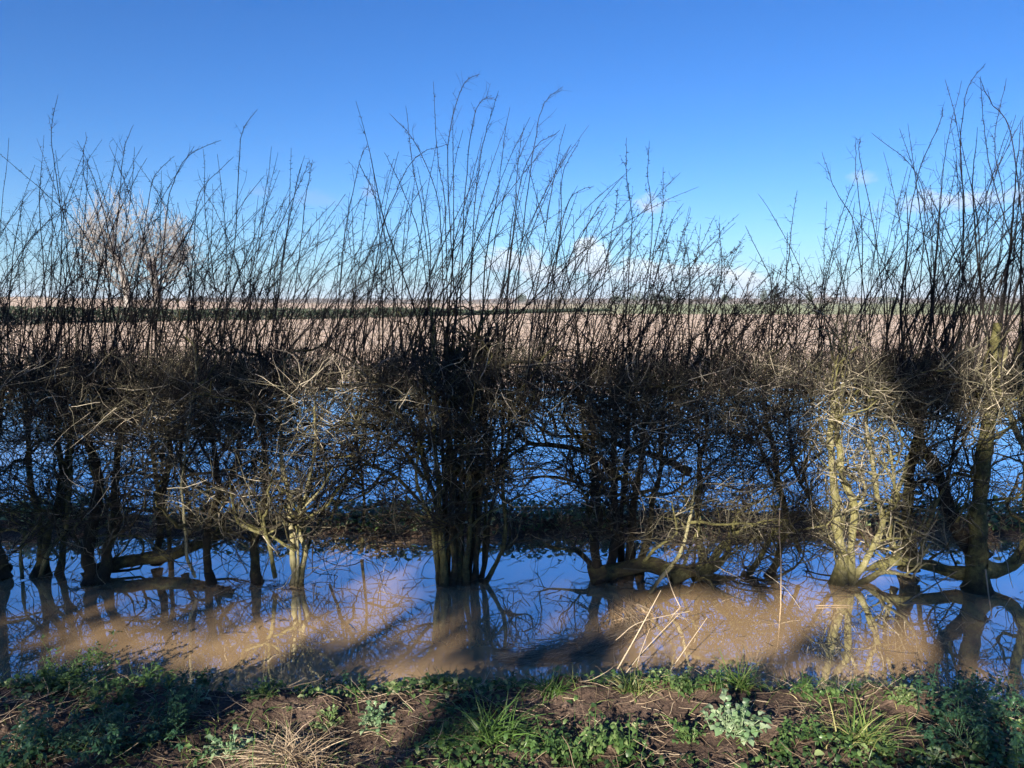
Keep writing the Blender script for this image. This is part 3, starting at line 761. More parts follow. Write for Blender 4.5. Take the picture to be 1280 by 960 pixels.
def where_shadow_falls(P):
    """photo coordinates of the place each point shades"""
    t = (P[:, 1] - YH) / S[1]                          # to the hedge plane
    Q = P - S[None] * t[:, None]
    t2 = (P[:, 2] - 0.08) / S[2]
    Q2 = P - S[None] * t2[:, None]
    g = Q[:, 2] < 0.08
    Q[g] = Q2[g]
    px, py = to_px(Q)
    ok = Q[:, 1] > 2.2
    return px, py, ok
rng = np.random.default_rng(77)
TREES = [(-12.9, -14.2, -11.6), (-9.62, -11.6, -8.3), (-6.7, -8.3, -6.15), (-5.6, -6.15, -4.5), (-3.3, -4.5, -2.2), (-1.0, -2.2, -0.2)]
labels = ['ivy clad tree behind the camera across the road, farthest left', 'ivy clad tree behind the camera, second from the left', 'ivy clad tree behind the camera, third from the left',
          'ivy clad tree behind the camera, third from the right', 'ivy clad tree behind the camera, second from the right', 'ivy clad tree behind the camera, farthest right']
for (tx, tx0, tx1), lb in zip(TREES, labels):
    r = empty('ivy_tree', (tx, -9.0, 0.3), lb, 'tree', 'ivy clad trees behind the camera')
    P = spline([(tx, -9.0, 0.2), (tx + .1, -9.05, 2.5), (tx - .1, -9, 5.0), (tx + .1, -9, 10.0)], 20)
    T = Tubes().add(P, np.linspace(0.15, 0.04, 20)[None], 10, 0.4)
    ch, _, _ = children(P[None], 26, 0.15, 1.0, 1.0, (0.8, 1.7), 6, 0.15, 0.1, rng)
    T.add(ch, np.tile(np.linspace(0.035, 0.012, 6), (26, 1)) * 0.6, 5, 0.4)
    T.build('trunk', M['stem'], r)
    n = int(8600 * (tx1 - tx0))
    Lp = np.stack([rng.uniform(tx0, tx1, n), rng.normal(-9.0, 0.35, n), rng.uniform(0.4, 10.9, n)], -1)
    px, py, ok = where_shadow_falls(Lp)
    wx_ = fbm(Lp[:, 0] * 1.3, Lp[:, 2] * 1.6, 3, 91) * 55; wz_ = fbm(Lp[:, 0] * 1.3, Lp[:, 2] * 1.6, 3, 95) * 40
    px = px + wx_; py = py + wz_
    l = lit_at(px, py)
    big = fbm(Lp[:, 0] * 1.1, Lp[:, 2] * 1.1, 3, 81) * 1.4
    fine = fbm(Lp[:, 0] * 4.5, Lp[:, 2] * 4.5, 3, 82)
    topfade = sm(7.4, 9.9, Lp[:, 2] + big * 0.5)
    prob = np.clip(1.2 - 1.5 * l + 1.6 * fine * (0.2 + l), 0, 1) * (1 - topfade)
    prob = np.where(l > 0.6, 0, prob)
    keep = rng.random(n) < prob
    Lp = Lp[keep]; n = len(Lp)
    a = nrm(rng.normal(0, 1, (n, 3))); b_ = nrm(np.cross(a, rng.normal(0, 1, (n, 3)))); sz = rng.uniform(0.045, 0.085, n)[:, None]
    V = np.stack([Lp - a * sz, Lp + b_ * sz * .75, Lp + a * sz, Lp - b_ * sz * .75], 1).reshape(-1, 3)
    mesh_obj('crown', V, np.arange(n * 4).reshape(-1, 4), M['ivy'], r, tint=np.repeat(rng.random(n), 4))

# ------------------------------------------------------------------ leaves, blades and small plants
WID = {'lance': (0.15, 0.8, 1.0, 0.62, 0.05), 'lobed': (0.2, 0.75, 0.55, 0.95, 0.08), 'round': (0.2, 0.9, 1.0, 0.85, 0.15), 'blade': (0.7, 1.0, 0.85, 0.55, 0.04)}
class Leaves:
    def __init__(s): s.V = []; s.F = []; s.T = []; s.n = 0
    def add(s, base, d, L, W, shape='lance', droop=0.3, fold=0.25, tint=0.5, up=None, rng=RNG):
        base = np.asarray(base, float); N = len(base)
        if N == 0: return s
        d = nrm(np.asarray(d, float))
        upv = np.tile(np.array([0, 0, 1.0]), (N, 1)) + rng.normal(0, 0.3, (N, 3)) if up is None else up
        side = nrm(np.cross(d, upv)); nor = np.cross(side, d)
        L = np.broadcast_to(L, (N,))[:, None]; W = np.broadcast_to(W, (N,))[:, None]; droop = np.broadcast_to(droop, (N,))[:, None]
        ks = np.linspace(0, 1, 5); ww = WID[shape]
        rows = []
        for k, t in enumerate(ks):
            c = base + d * L * t - np.array([0, 0, 1.0]) * droop * L * t * t * 0.8 + nor * 0.12 * L * math.sin(t * 3.1)
            w_ = W * 0.5 * ww[k]
            rows.append(np.stack([c - side * w_ + nor * w_ * fold, c, c + side * w_ + nor * w_ * fold], 1))
        V = np.stack(rows, 1)                      # N,5,3,3
        idx = (np.arange(N)[:, None, None] * 5 + np.arange(4)[None, :, None]) * 3 + np.arange(2)[None, None, :]
        F = np.stack([idx, idx + 1, idx + 4, idx + 3], -1).reshape(-1, 4) + s.n
        s.V.append(V.reshape(-1, 3)); s.F.append(F); s.n += N * 15
        tt = np.broadcast_to(np.asarray(tint, float), (N,)) if np.ndim(tint) else np.full(N, tint)
        s.T.append(np.repeat(tt, 15)); return s
    def build(s, name, m, parent=None, smooth=True):
        if s.n == 0: return None
        return mesh_obj(name, np.concatenate(s.V), np.concatenate(s.F), m, parent, smooth, np.concatenate(s.T))

def gh(x, y): return height(np.asarray(x, float), np.asarray(y, float))
def hit(px, py, y0=1.7, y1=30.0):
    """where the sight line through a photo pixel meets the ground"""
    d = ray(px, py)
    for Yv in np.arange(y0, y1, 0.02):
        p = np.array([0, 0, CAM_H]) + d * (Yv / d[1])
        if p[2] <= max(0.0, float(gh(p[0], p[1]))): return p
    return p
def blades(P0, n, L, W, rng, spread=0.5, droop=(0.2, 1.0), K=6):
    pass

def blade_strips(base, d, L, W, bend, rng, tint, K=6):
    """grass blades as bent tapering strips -> verts, faces, tint"""
    N = len(base); d = nrm(d)
    side = nrm(np.cross(d, rng.normal(0, 1, (N, 3))))
    hz = d * np.array([1, 1, 0.0]); hz = nrm(hz + rng.normal(0, 0.3, (N, 3)) * np.array([1, 1, 0]))
    rows = []
    for k in range(K):
        t = k / (K - 1)
        c = base + d * (L * t)[:, None] + hz * (bend * L * t * t * 0.6)[:, None] - np.array([0, 0, 1.0]) * (bend * L * t ** 2.2 * 0.55)[:, None]
        w_ = (W * 0.5 * (1 - t) ** 0.6 + 0.0003)[:, None]
        rows.append(np.stack([c - side * w_, c + side * w_], 1))
    V = np.stack(rows, 1)
    idx = (np.arange(N)[:, None] * K + np.arange(K - 1)[None]) * 2
    F = np.stack([idx, idx + 1, idx + 3, idx + 2], -1).reshape(-1, 4)
    return V.reshape(-1, 3), F, np.repeat(tint, K * 2)

class Strips:
    def __init__(s): s.V = []; s.F = []; s.T = []; s.n = 0
    def add(s, *a, **k):
        V, F, T = blade_strips(*a, **k)
        s.V.append(V); s.F.append(F + s.n); s.T.append(T); s.n += len(V); return s
    def build(s, name, m, parent=None):
        return mesh_obj(name, np.concatenate(s.V), np.concatenate(s.F), m, parent, True, np.concatenate(s.T))

PL = 0
def plant(kind, px, py, size, pal, label, name=None, cat=None, tint=(0.3, 0.8), group=None):
    global PL
    PL += 1
    rng = np.random.default_rng(3000 + PL)
    size = size * (1.25 if kind in ('tuft', 'parsley') and size > .19 else 1.1)
    c = hit(px, py)
    nm = name or {'parsley': 'cow_parsley', 'nettle': 'nettle_plant', 'rosette': 'leafy_weed', 'tuft': 'grass_tuft', 'drytuft': 'dry_grass_tuft'}[kind]
    r = empty(nm, (c[0], c[1], float(gh(c[0], c[1])) - 0.01), label, cat or {'parsley': 'weed', 'nettle': 'nettle', 'rosette': 'weed', 'tuft': 'grass', 'drytuft': 'grass'}[kind], group)
    o = np.array(r.location)
    if kind == 'parsley':            # arching fern-like fronds
        n = int(9 + size * 30)
        a = rng.uniform(0, 2 * pi, n); el_ = rng.uniform(0.5, 1.35, n)
        d = np.stack([np.cos(a) * np.cos(el_), np.sin(a) * np.cos(el_), np.sin(el_)], -1)
        L = size * rng.uniform(0.55, 1.1, n)
        P = walks(np.tile(o, (n, 1)) + rng.normal(0, size * 0.12, (n, 3)) * np.array([1, 1, 0]), d, L, 8, 0.08, -0.10, rng=rng)
        Tubes().add(P, np.tile(np.linspace(0.0022, 0.0008, 8), (n, 1)), 4, 0.6).build('stalks', M[pal], r)
        br, t, _ = children(P, 9, 0.3, 1.0, 1.0, (size * 0.14, size * 0.36), 4, 0.1, -0.03, rng, lshape=lambda t: 1.2 - t)
        lf = Leaves(); q = len(br)
        for k in range(1, 4):
            for s_ in (-1, 1):
                dd = nrm(br[:, k] - br[:, k - 1]); sd = nrm(np.cross(dd, [0, 0, 1.0])) * s_
                lf.add(br[:, k], dd * 0.8 + sd * 0.8 + rng.normal(0, 0.15, (q, 3)), rng.uniform(0.012, 0.026, q), rng.uniform(0.007, 0.014, q), 'lobed', 0.2, 0.2, rng.uniform(*tint, q), rng=rng)
        lf.build('foliage', M[pal], r)
    elif kind == 'nettle':
        n = int(6 + size * 40)
        b0 = np.tile(o, (n, 1)) + rng.normal(0, size * 0.38, (n, 3)) * np.array([1, 0.7, 0])
        b0[:, 2] = gh(b0[:, 0], b0[:, 1]) - 0.01
        d = rng.normal(0, 0.22, (n, 3)) + np.array([0, 0, 1.0])
        L = size * rng.uniform(0.4, 1.0, n)
        P = walks(b0, d, L, 8, 0.07, 0.03, rng=rng)
        Tubes().add(P, np.tile(np.linspace(0.0025, 0.0012, 8), (n, 1)), 4, 0.45).build('stalks', M[pal], r)
        lf = Leaves()
        for k in range(2, 8):
            a = rng.uniform(0, pi, n)
            for s_ in (0, pi):
                d = np.stack([np.cos(a + s_), np.sin(a + s_), rng.uniform(-0.1, 0.5, n)], -1)
                ls = rng.uniform(0.026, 0.05, n) * (1.25 - 0.09 * k) * (0.7 + size)
                lf.add(P[:, k], d, ls, ls * 0.58, 'lance', 0.45, 0.25, rng.uniform(*tint, n), rng=rng)
        lf.build('foliage', M[pal], r)
    elif kind == 'rosette':
        n = int(20 + size * 110)
        a = rng.uniform(0, 2 * pi, n); el_ = rng.uniform(0.2, 1.2, n)
        d = np.stack([np.cos(a) * np.cos(el_), np.sin(a) * np.cos(el_), np.sin(el_)], -1)
        L = size * rng.uniform(0.4, 1.0, n)
        b0 = np.tile(o, (n, 1)) + rng.normal(0, size * 0.1, (n, 3)) * np.array([1, 1, 0]) + np.array([0, 0, 0.01])
        P = walks(b0, d, L * 0.5, 4, 0.08, rng=rng)
        Tubes().add(P, np.tile(np.linspace(0.0028, 0.0016, 4), (n, 1)), 4, 0.7).build('stalks', M[pal], r)
        lf = Leaves()
        for k in range(5):
            dd = d + rng.normal(0, 0.55, (n, 3)) * (1 if k else 0.1)
            ls = L * rng.uniform(0.14, 0.30, n) * (1 if k == 0 else 0.8)
            lf.add(P[:, 3 - (k > 1)], dd, ls, ls * rng.uniform(0.5, 0.8, n), 'lobed' if k != 1 else 'lance', 0.5, 0.22, rng.uniform(*tint, n), rng=rng)
        lf.build('foliage', M[pal], r)
    else:
        n = int(50 + size * 260) if kind == 'tuft' else int(500)
        b0 = np.tile(o, (n, 1)) + rng.normal(0, size * (0.16 if kind == 'tuft' else 0.22), (n, 3)) * np.array([1, 0.8, 0])
        b0[:, 2] = gh(b0[:, 0], b0[:, 1]) - 0.005
        d = rng.normal(0, 0.42 if kind == 'tuft' else 0.8, (n, 3)) * np.array([1, 1, 0]) + np.array([0, 0, 1.0])
        d += (b0 - o) * np.array([1, 1, 0]) * 4 + (np.array([-0.5, -0.4, 0]) if kind == 'drytuft' else 0)
        L = size * rng.uniform(0.4, 1.05, n)
        Strips().add(b0, d, L, rng.uniform(0.003, 0.0065, n) if kind == 'tuft' else rng.uniform(0.0015, 0.0035, n), rng.uniform(0.2, 1.3, n), rng, rng.uniform(*tint, n)).build('blades', M[pal], r)
    return r

GP = 'low weeds on the near bank'
PLANTS = [
 ('parsley', 112, 856, .26, 'leaf', 'tallest feathery weed standing up against the brown water at left'),
 ('parsley', 70, 862, .16, 'leaf', 'feathery weed on the bank edge just left of the tallest one'),
 ('nettle', 195, 858, .13, 'leaf', 'leafy weed on the bank edge right of the tallest feathery weed'),
 ('nettle', 262, 856, .11, 'leaf', 'small green weed at the water edge above a pale leaved weed'),
 ('rosette', 240, 880, .13, 'pale_leaf', 'pale grey green leafy weed on dark soil under the bank edge'),
 ('nettle', 148, 892, .14, 'leaf', 'yellow green weed on dark soil below the tallest feathery weed'),
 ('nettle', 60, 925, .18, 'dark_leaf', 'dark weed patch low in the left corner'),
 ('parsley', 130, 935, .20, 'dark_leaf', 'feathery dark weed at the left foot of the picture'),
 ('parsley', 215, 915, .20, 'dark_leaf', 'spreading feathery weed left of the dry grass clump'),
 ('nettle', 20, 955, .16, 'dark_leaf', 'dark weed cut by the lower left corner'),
 ('rosette', 285, 945, .14, 'pale_leaf', 'pale round leaved weed directly left of the dry grass clump'),
 ('rosette', 330, 870, .13, 'leaf', 'low green weed behind the dry grass clump'),
 ('nettle', 437, 862, .14, 'dark_leaf', 'dark bushy weed on the edge left of the bare soil mound'),
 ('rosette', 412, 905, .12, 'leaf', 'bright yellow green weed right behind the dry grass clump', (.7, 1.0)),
 ('rosette', 468, 908, .16, 'pale_leaf', 'pale lobed weed between the dry grass clump and the soil mound'),
 ('tuft', 560, 860, .11, 'grass', 'short grass tuft right of the bare soil mound'),
 ('nettle', 625, 862, .10, 'leaf', 'low weed at the edge left of the floating straw'),
 ('tuft', 690, 868, .14, 'grass', 'dark green grass tuft directly below the floating straw', (0.0, .5)),
 ('rosette', 560, 930, .13, 'leaf', 'small leafy weed left of the broad strap leaves'),
 ('tuft', 612, 925, .22, 'grass', 'tuft of broad strap leaves low in the middle', (.05, .5)),
 ('nettle', 690, 945, .14, 'leaf', 'lit weed patch low in the middle right of the strap leaves'),
 ('nettle', 765, 945, .17, 'leaf', 'larger lit weed patch under the leaning dead stalks', (.4, .9)),
 ('tuft', 790, 862, .16, 'grass', 'pale grass tuft at the foot of the dead stalks', (.4, 1.0)),
 ('nettle', 838, 862, .11, 'leaf', 'yellow green weed just right of the dead stalks', (.5, 1.0)),
 ('tuft', 925, 862, .17, 'grass', 'spiky green grass tuft at the water edge above the palest weed', (.1, .8)),
 ('nettle', 885, 862, .12, 'leaf', 'lit weed left of the spiky grass tuft'),
 ('rosette', 915, 915, .22, 'pale_leaf', 'palest and largest lobed weed on the lit soil', (.2, .9)),
 ('nettle', 1020, 868, .11, 'leaf', 'low weed at the edge above the lit bare soil'),
 ('rosette', 860, 925, .13, 'leaf', 'green weed left of the palest lobed weed'),
 ('nettle', 985, 940, .13, 'leaf', 'short weed low between palest weed and lit grass tuft'),
 ('tuft', 1065, 925, .20, 'grass', 'lit grass tuft with long blades below the bare soil', (.4, .9)),
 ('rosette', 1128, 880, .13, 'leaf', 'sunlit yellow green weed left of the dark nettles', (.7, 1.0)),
 ('rosette', 1100, 945, .14, 'leaf', 'weed just right of the lit grass tuft', (.4, .9)),
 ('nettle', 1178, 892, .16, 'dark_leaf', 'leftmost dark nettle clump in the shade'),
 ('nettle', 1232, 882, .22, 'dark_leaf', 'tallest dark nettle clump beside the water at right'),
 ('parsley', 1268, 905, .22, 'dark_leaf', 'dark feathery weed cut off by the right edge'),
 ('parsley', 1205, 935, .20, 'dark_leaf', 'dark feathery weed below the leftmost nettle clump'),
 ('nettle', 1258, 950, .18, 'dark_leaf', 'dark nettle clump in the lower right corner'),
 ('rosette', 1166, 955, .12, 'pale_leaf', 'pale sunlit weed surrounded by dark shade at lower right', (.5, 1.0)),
]
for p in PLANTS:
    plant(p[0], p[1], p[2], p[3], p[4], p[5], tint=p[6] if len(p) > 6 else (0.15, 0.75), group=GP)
plant('drytuft', 375, 950, .22, 'straw', 'matted clump of dry straw coloured grass, brightest on the near bank', tint=(.3, 1.0))

# ground cover: nobody could count these
rng = np.random.default_rng(400)
def scatter(n, x0, x1, y0, y1, dens):
    x = rng.uniform(x0, x1, n); y = rng.uniform(y0, y1, n)
    k = rng.random(n) < dens(x, y)
    return x[k], y[k]
def cover_d(x, y):
    a = fbm(x * 1.6, y * 1.6, 3, 301) + 0.25
    edge = np.exp(-((y - 3.57) / 0.12) ** 2)
    low = sm(3.35, 2.95, y)
    return np.clip(0.02 + 0.9 * np.clip(a - 0.12, 0, 1) * (0.35 + 0.9 * low) + 0.75 * edge * sm(-0.25, 0.2, fbm(x * 1.1, y * 0, 3, 305) + 0.12), 0, 1) * (gh(x, y) > 0.035)
x, y = scatter(15000, -3.4, 3.4, 2.3, 3.92, cover_d)
n = len(x); b0 = np.stack([x, y, gh(x, y)], -1)
lf = Leaves()
for k in range(3):
    a = rng.uniform(0, 2 * pi, n)
    d = np.stack([np.cos(a), np.sin(a), rng.uniform(0.1, 1.1, n)], -1)
    ls = rng.uniform(0.014, 0.044, n)
    off = np.array([0, 0, 1.0]) * rng.uniform(0.0, 0.035, n)[:, None]
    lf.add(b0 + off + d * 0.006, d, ls, ls * 0.62, 'lobed' if k else 'round', 0.4, 0.25, np.clip(rng.normal(0.45, 0.25, n) + 0.3 * fbm(x * 2, y * 2, 2, 310), 0, 1), rng=rng)
tag(lf.build('ground_cover', M['leaf']), 'mixed low green weeds and seedlings covering the near bank', 'ground cover', kind='stuff')

x, y = scatter(12000, -3.4, 3.4, 2.3, 3.95, lambda x, y: np.clip(0.12 + 1.2 * np.clip(fbm(x * 1.9, y * 1.9, 3, 320), 0, 1) + 0.35 * np.exp(-((y - 3.59) / 0.1) ** 2), 0, 1) * (gh(x, y) > 0.03))
n = len(x); b0 = np.stack([x, y, gh(x, y) - 0.003], -1)
tag(Strips().add(b0, rng.normal(0, 0.5, (n, 3)) * np.array([1, 1, 0]) + np.array([0, 0, 1.0]), rng.uniform(0.03, 0.15, n), rng.uniform(0.002, 0.0046, n), rng.uniform(0.1, 1.2, n), rng, np.clip(rng.normal(0.4, 0.25, n), 0, 1)).build('bank_grass', M['grass']),
    'thin short grass blades growing along the near bank', 'grass', kind='stuff')
# dead straw lying on the bank
n = 2400
x = rng.uniform(-3.2, 3.2, n); y = rng.uniform(2.4, 3.95, n)
a = rng.uniform(0, 2 * pi, n)
d = np.stack([np.cos(a), np.sin(a) * 0.6, rng.uniform(-0.02, 0.30, n)], -1)
P = walks(np.stack([x, y, gh(x, y) + 0.006], -1), d, rng.uniform(0.04, 0.20, n), 6, 0.16, 0.0, rng=rng)
P[:, :, 2] = np.maximum(P[:, :, 2], gh(P[:, :, 0], P[:, :, 1]) + 0.003)
tag(Tubes().add(P, np.tile(np.linspace(0.0017, 0.0008, 6), (n, 1)) * rng.uniform(0.6, 1.3, n)[:, None], 4, rng.uniform(0.1, 1.0, n)).build('dead_straw', M['straw']), 'dead straw and fine stalks strewn over the near bank', 'straw', kind='stuff')
# clods and crumbs of soil
n = 4200
x = rng.uniform(-3.3, 3.3, n); y = rng.uniform(2.4, 3.85, n); r_ = rng.uniform(0.003, 0.014, n) * (1 + 1.2 * (rng.random(n) < 0.06))
ico = np.array([[0, 0, 1], [.89, 0, .45], [.28, .85, .45], [-.72, .53, .45], [-.72, -.53, .45], [.28, -.85, .45], [.72, .53, -.45], [-.28, .85, -.45], [-.89, 0, -.45], [-.28, -.85, -.45], [.72, -.53, -.45], [0, 0, -1.0]])
icf = np.array([[0, 1, 2], [0, 2, 3], [0, 3, 4], [0, 4, 5], [0, 5, 1], [1, 6, 2], [2, 7, 3], [3, 8, 4], [4, 9, 5], [5, 10, 1], [6, 7, 2], [7, 8, 3], [8, 9, 4], [9, 10, 5], [10, 6, 1], [11, 7, 6], [11, 8, 7], [11, 9, 8], [11, 10, 9], [11, 6, 10]])
V = np.stack([x, y, gh(x, y)], -1)[:, None] + ico[None] * r_[:, None, None] * rng.uniform(0.6, 1.35, (n, 12, 1)) * np.array([1, 1, 0.75])
tag(mesh_obj('soil_crumbs', V.reshape(-1, 3), (icf[None] + np.arange(n)[:, None, None] * 12).reshape(-1, 3), M['ground']), 'crumbs and small clods of brown soil on the near bank', 'soil', kind='stuff')

# weeds on the far ridge behind the hedge
dens = [(60, 70, .8), (235, 40, .5), (480, 80, 1.0), (710, 90, 1.0), (860, 40, .4), (1100, 60, .5), (1180, 60, .6), (1260, 50, .8), (330, 50, .35)]
x = rng.uniform(-5.4, 5.4, 26000); y = rng.normal(6.72, 0.22, 26000)
px = 640 + FOC * x / (y + 0.15)
pr = np.full(len(x), 0.08)
for c_, w_, s_ in dens: pr = np.maximum(pr, s_ * np.exp(-((px - c_) / w_) ** 2))
k = (rng.random(len(x)) < pr * 0.5) & (gh(x, y) > 0.01); x, y = x[k], y[k]; n = len(x)
a = rng.uniform(0, 2 * pi, n); d = np.stack([np.cos(a), np.sin(a), rng.uniform(-0.1, 0.9, n)], -1); ls = rng.uniform(0.035, 0.085, n)
hz = np.abs(rng.normal(0, 0.06, n)) + 0.01
lf = Leaves().add(np.stack([x, y, gh(x, y) + hz], -1), d, ls, ls * 0.6, 'lance', 0.4, 0.2, np.clip(rng.normal(0.72, 0.2, n), 0, 1), rng=rng)
tag(lf.build('ridge_weeds', M['leaf']), 'green leafy weeds on the soil ridge between ditch and flooded field', 'weeds', kind='stuff')
n = 1600
x = rng.uniform(-5.4, 5.4, n); y = rng.uniform(6.0, 7.1, n); a = rng.uniform(0, 2 * pi, n)
P = walks(np.stack([x, y, np.maximum(gh(x, y), 0) + 0.008], -1), np.stack([np.cos(a), np.sin(a), rng.uniform(0, .5, n)], -1), rng.uniform(0.06, 0.3, n), 5, 0.2, rng=rng)
P[:, :, 2] = np.maximum(P[:, :, 2], np.maximum(gh(P[:, :, 0], P[:, :, 1]), 0) + 0.004)
tag(Tubes().add(P, np.tile(np.linspace(0.003, 0.0012, 5), (n, 1)), 4, rng.uniform(0, .6, n)).build('ridge_litter', M['straw']), 'fallen twigs and brown leaf litter on the far ridge', 'litter', kind='stuff')

# floating straw raft
def at0(px, py, z=0.006):
    d = ray(px, py); return np.array([0, 0, CAM_H]) + d * ((z - CAM_H) / d[2])
cl = spline([at0(*p) for p in [(632, 822), (690, 818), (745, 806), (790, 780), (788, 748)]], 40)
n = 620
t = rng.beta(1.5, 1.3, n) * 38; i0 = t.astype(int); c0 = cl[i0]; tg = nrm(cl[np.minimum(i0 + 1, 39)] - cl[i0])
sd = np.stack([-tg[:, 1], tg[:, 0], tg[:, 0] * 0], -1)
c0 = c0 + sd * rng.normal(0.0, 0.06, n)[:, None]
an = rng.normal(0.15, 0.32, n)[:, None]
d = tg * np.cos(an) + sd * np.sin(an)
P = walks(c0 - d * 0.08, d, rng.uniform(0.08, 0.32, n), 6, 0.07, rng=rng); P[:, :, 2] = rng.uniform(0.002, 0.014, n)[:, None]
tag(Tubes().add(P, np.tile(np.linspace(0.0022, 0.001, 6), (n, 1)), 4, rng.uniform(0.1, 0.85, n)).build('floating_straw', M['straw']), 'curved raft of grey dead straw floating against the near bank', 'straw', kind='stuff')
n = 260
cc = [(270, 768, .25), (210, 745, .2), (760, 760, .15), (1130, 770, .3), (500, 700, .25), (330, 780, .2), (240, 700, .25), (1000, 790, .3), (640, 700, .3)] + [(q_, w_, .09) for q_, w_ in [(60, 724), (120, 732), (265, 733), (322, 732), (370, 736), (560, 737), (600, 736), (760, 731), (790, 728), (870, 724), (930, 728), (1058, 736), (1110, 716), (1222, 744), (1190, 722)] for _ in range(2)]
Ps = []
for px, py, s_ in cc:
    c0 = at0(px, py) + rng.normal(0, s_, (9, 3)) * np.array([1.5, 0.6, 0])
    a = rng.uniform(0, 6.28, 9)
    Ps.append(walks(c0, np.stack([np.cos(a), np.sin(a) * .6, a * 0], -1), rng.uniform(0.03, 0.2, 9), 5, 0.3, rng=rng))
P = np.concatenate(Ps); P[:, :, 2] = 0.004
tag(Tubes().add(P, np.tile(np.linspace(0.0022, 0.0008, 5), (len(P), 1)), 4, rng.uniform(0, .5, len(P))).build('floating_twigs', M['twig']), 'broken twigs and specks drifting on the brown water', 'twigs', kind='stuff')

# single dead stalks and sticks
def stalk(pts, r0, label, name='dead_stalk', ys=None, cat='stalk', tint=0.75, m='pale_wood', side=0):
    if ys is None: ys = [gy(min(pts[0][1], 850)) ] * 2
    n = len(pts)
    base = [at(px, py, ys[0] + (ys[1] - ys[0]) * k / (n - 1)) for k, (px, py) in enumerate(pts)]
    P = spline(base, 18)
    T = Tubes().add(P, np.linspace(r0, r0 * 0.45, 18)[None], 6, tint)
    if side:
        ch, _, _ = children(P[None], side, 0.3, 1.0, 0.7, (0.04, 0.16), 5, 0.15, rng=rng)
        T.add(ch, np.tile(np.linspace(r0 * .4, r0 * .2, 5), (side, 1)), 4, tint)
    return tag(T.build(name, M[m]), label, cat, 'dead stalks and sticks around the water')
g3 = 3.82
stalk([(772, 836), (798, 790), (826, 738)], .0045, 'long straight pale stalk leaning right out of the near bank', ys=(g3, 3.98))
stalk([(782, 842), (806, 812), (848, 768)], .003, 'shorter pale stalk leaning beside the long straight one', ys=(g3, 4.0), side=3)
stalk([(770, 800), (800, 778), (862, 764)], .0026, 'thin pale stalk crossing almost level over the leaning stalks', ys=(3.95, 4.1), side=2)
stalk([(792, 850), (800, 818), (812, 786)], .0026, 'short upright pale stalk at the foot of the leaning stalks', ys=(3.85, 3.9), side=2)
stalk([(838, 838), (856, 812), (884, 772)], .0030, 'pale stalk standing alone right of the leaning stalks', ys=(3.85, 4.0))
stalk([(832, 712), (842, 742), (858, 772), (866, 782)], .0035, 'pale crooked twig drooping from the mossy log into lit water', ys=(5.0, 4.75), side=4, name='drooping_twig', cat='twig')
stalk([(976, 756), (976, 700), (974, 650), (980, 600)], .0045, 'tall thin upright stalk standing straight out of the lit water', ys=(gy(756), gy(750)), tint=.5)
P = spline([at0(1020, 757, 0.008), at0(1058, 757, 0.007), at0(1092, 763, 0.006)], 16)
tag(Tubes().add(P, np.linspace(.004, .002, 16)[None], 6, .25).build('floating_stick', M['pale_wood']), 'pale stick floating level below the two yellow trunks', 'stick', 'dead stalks and sticks around the water')
stalk([(1118, 762), (1150, 742), (1196, 714)], .008, 'straight grey stick slanting up to the largest trunk', ys=(gy(758), 5.15), name='slanting_stick', cat='stick', tint=.2)
stalk([(1232, 712), (1236, 745), (1240, 772)], .006, 'thin pale branch hanging into the water from the largest trunk', ys=(5.0, gy(772)), name='hanging_twig', cat='twig', tint=.5)
stalk([(95, 900), (85, 890), (46, 868 + 40)], .003, 'pale bent stalk lying on dark soil at left', ys=(3.45, 3.3))
stalk([(380, 905), (392, 892), (405, 872)], .004, 'stiff pale stalk slanting up behind the dry grass clump', ys=(3.35, 3.4))
stalk([(395, 908), (408, 895), (418, 876)], .0035, 'second stiff pale stalk slanting up behind the dry grass clump', ys=(3.35, 3.4))
stalk([(975, 868), (1010, 880), (1060, 884)], .003, 'thin root lying across the lit bare soil', ys=(3.55, 3.5), name='bare_root', cat='root')
# two stones
def stone(px, py, r, label):
    c = hit(px, py)
    V = ico[None] * rng.uniform(0.85, 1.15, (1, 12, 1)) * r * np.array([1.25, 1, 0.8]) + np.array([c[0], c[1], float(gh(c[0], c[1])) + r * 0.35])
    o = mesh_obj('stone', V.reshape(-1, 3), icf, M['pale_wood'], smooth=True, tint=np.full(12, 0.2))
    md = o.modifiers.new('round', 'SUBSURF'); md.levels = 2; md.render_levels = 2
    tag(o, label, 'stone')
stone(480, 861, .018, 'small rounded pale stone in the bare soil mound')
stone(305, 932, .035, 'larger grey stone half buried left of the dry grass clump')

# ------------------------------------------------------------------ far field hedge, trees, woods
rng = np.random.default_rng(900)
def ground_at(px, py):
    d = ray(px, py)
    Yv = np.concatenate([np.arange(8, 200, 0.25), np.arange(200, 3000, 4)])
    p = np.array([0, 0, CAM_H]) + d[None] * (Yv / d[1])[:, None]
    k = np.argmax(p[:, 2] <= gh(p[:, 0], p[:, 1])); return p[k]
hp = [ground_at(*p) for p in [(-160, 412), (0, 407), (200, 402), (380, 399), (520, 396), (600, 393.5), (680, 391), (760, 389)]]
hh = [1.7, 1.45, 1.25, 1.15, 1.15, .7, .6, .5]
cl = spline(hp, 300); hc = np.interp(np.linspace(0, 7, 300), range(8), hh)
n = 30000
i0 = np.minimum((rng.random(n) ** 1.0 * 299).astype(int), 298); f = rng.random(n)[:, None]
c0 = cl[i0] * (1 - f) + cl[i0 + 1] * f
Hn = hc[i0] * (0.85 + 0.35 * fbm(c0[:, 0] * 0.5, c0[:, 1] * .5, 3, 401))
c0[:, 2] = gh(c0[:, 0], c0[:, 1]) + rng.random(n) ** 0.8 * Hn
c0 = c0 + rng.normal(0, .35, (n, 3)) * np.array([1, 1, 0])
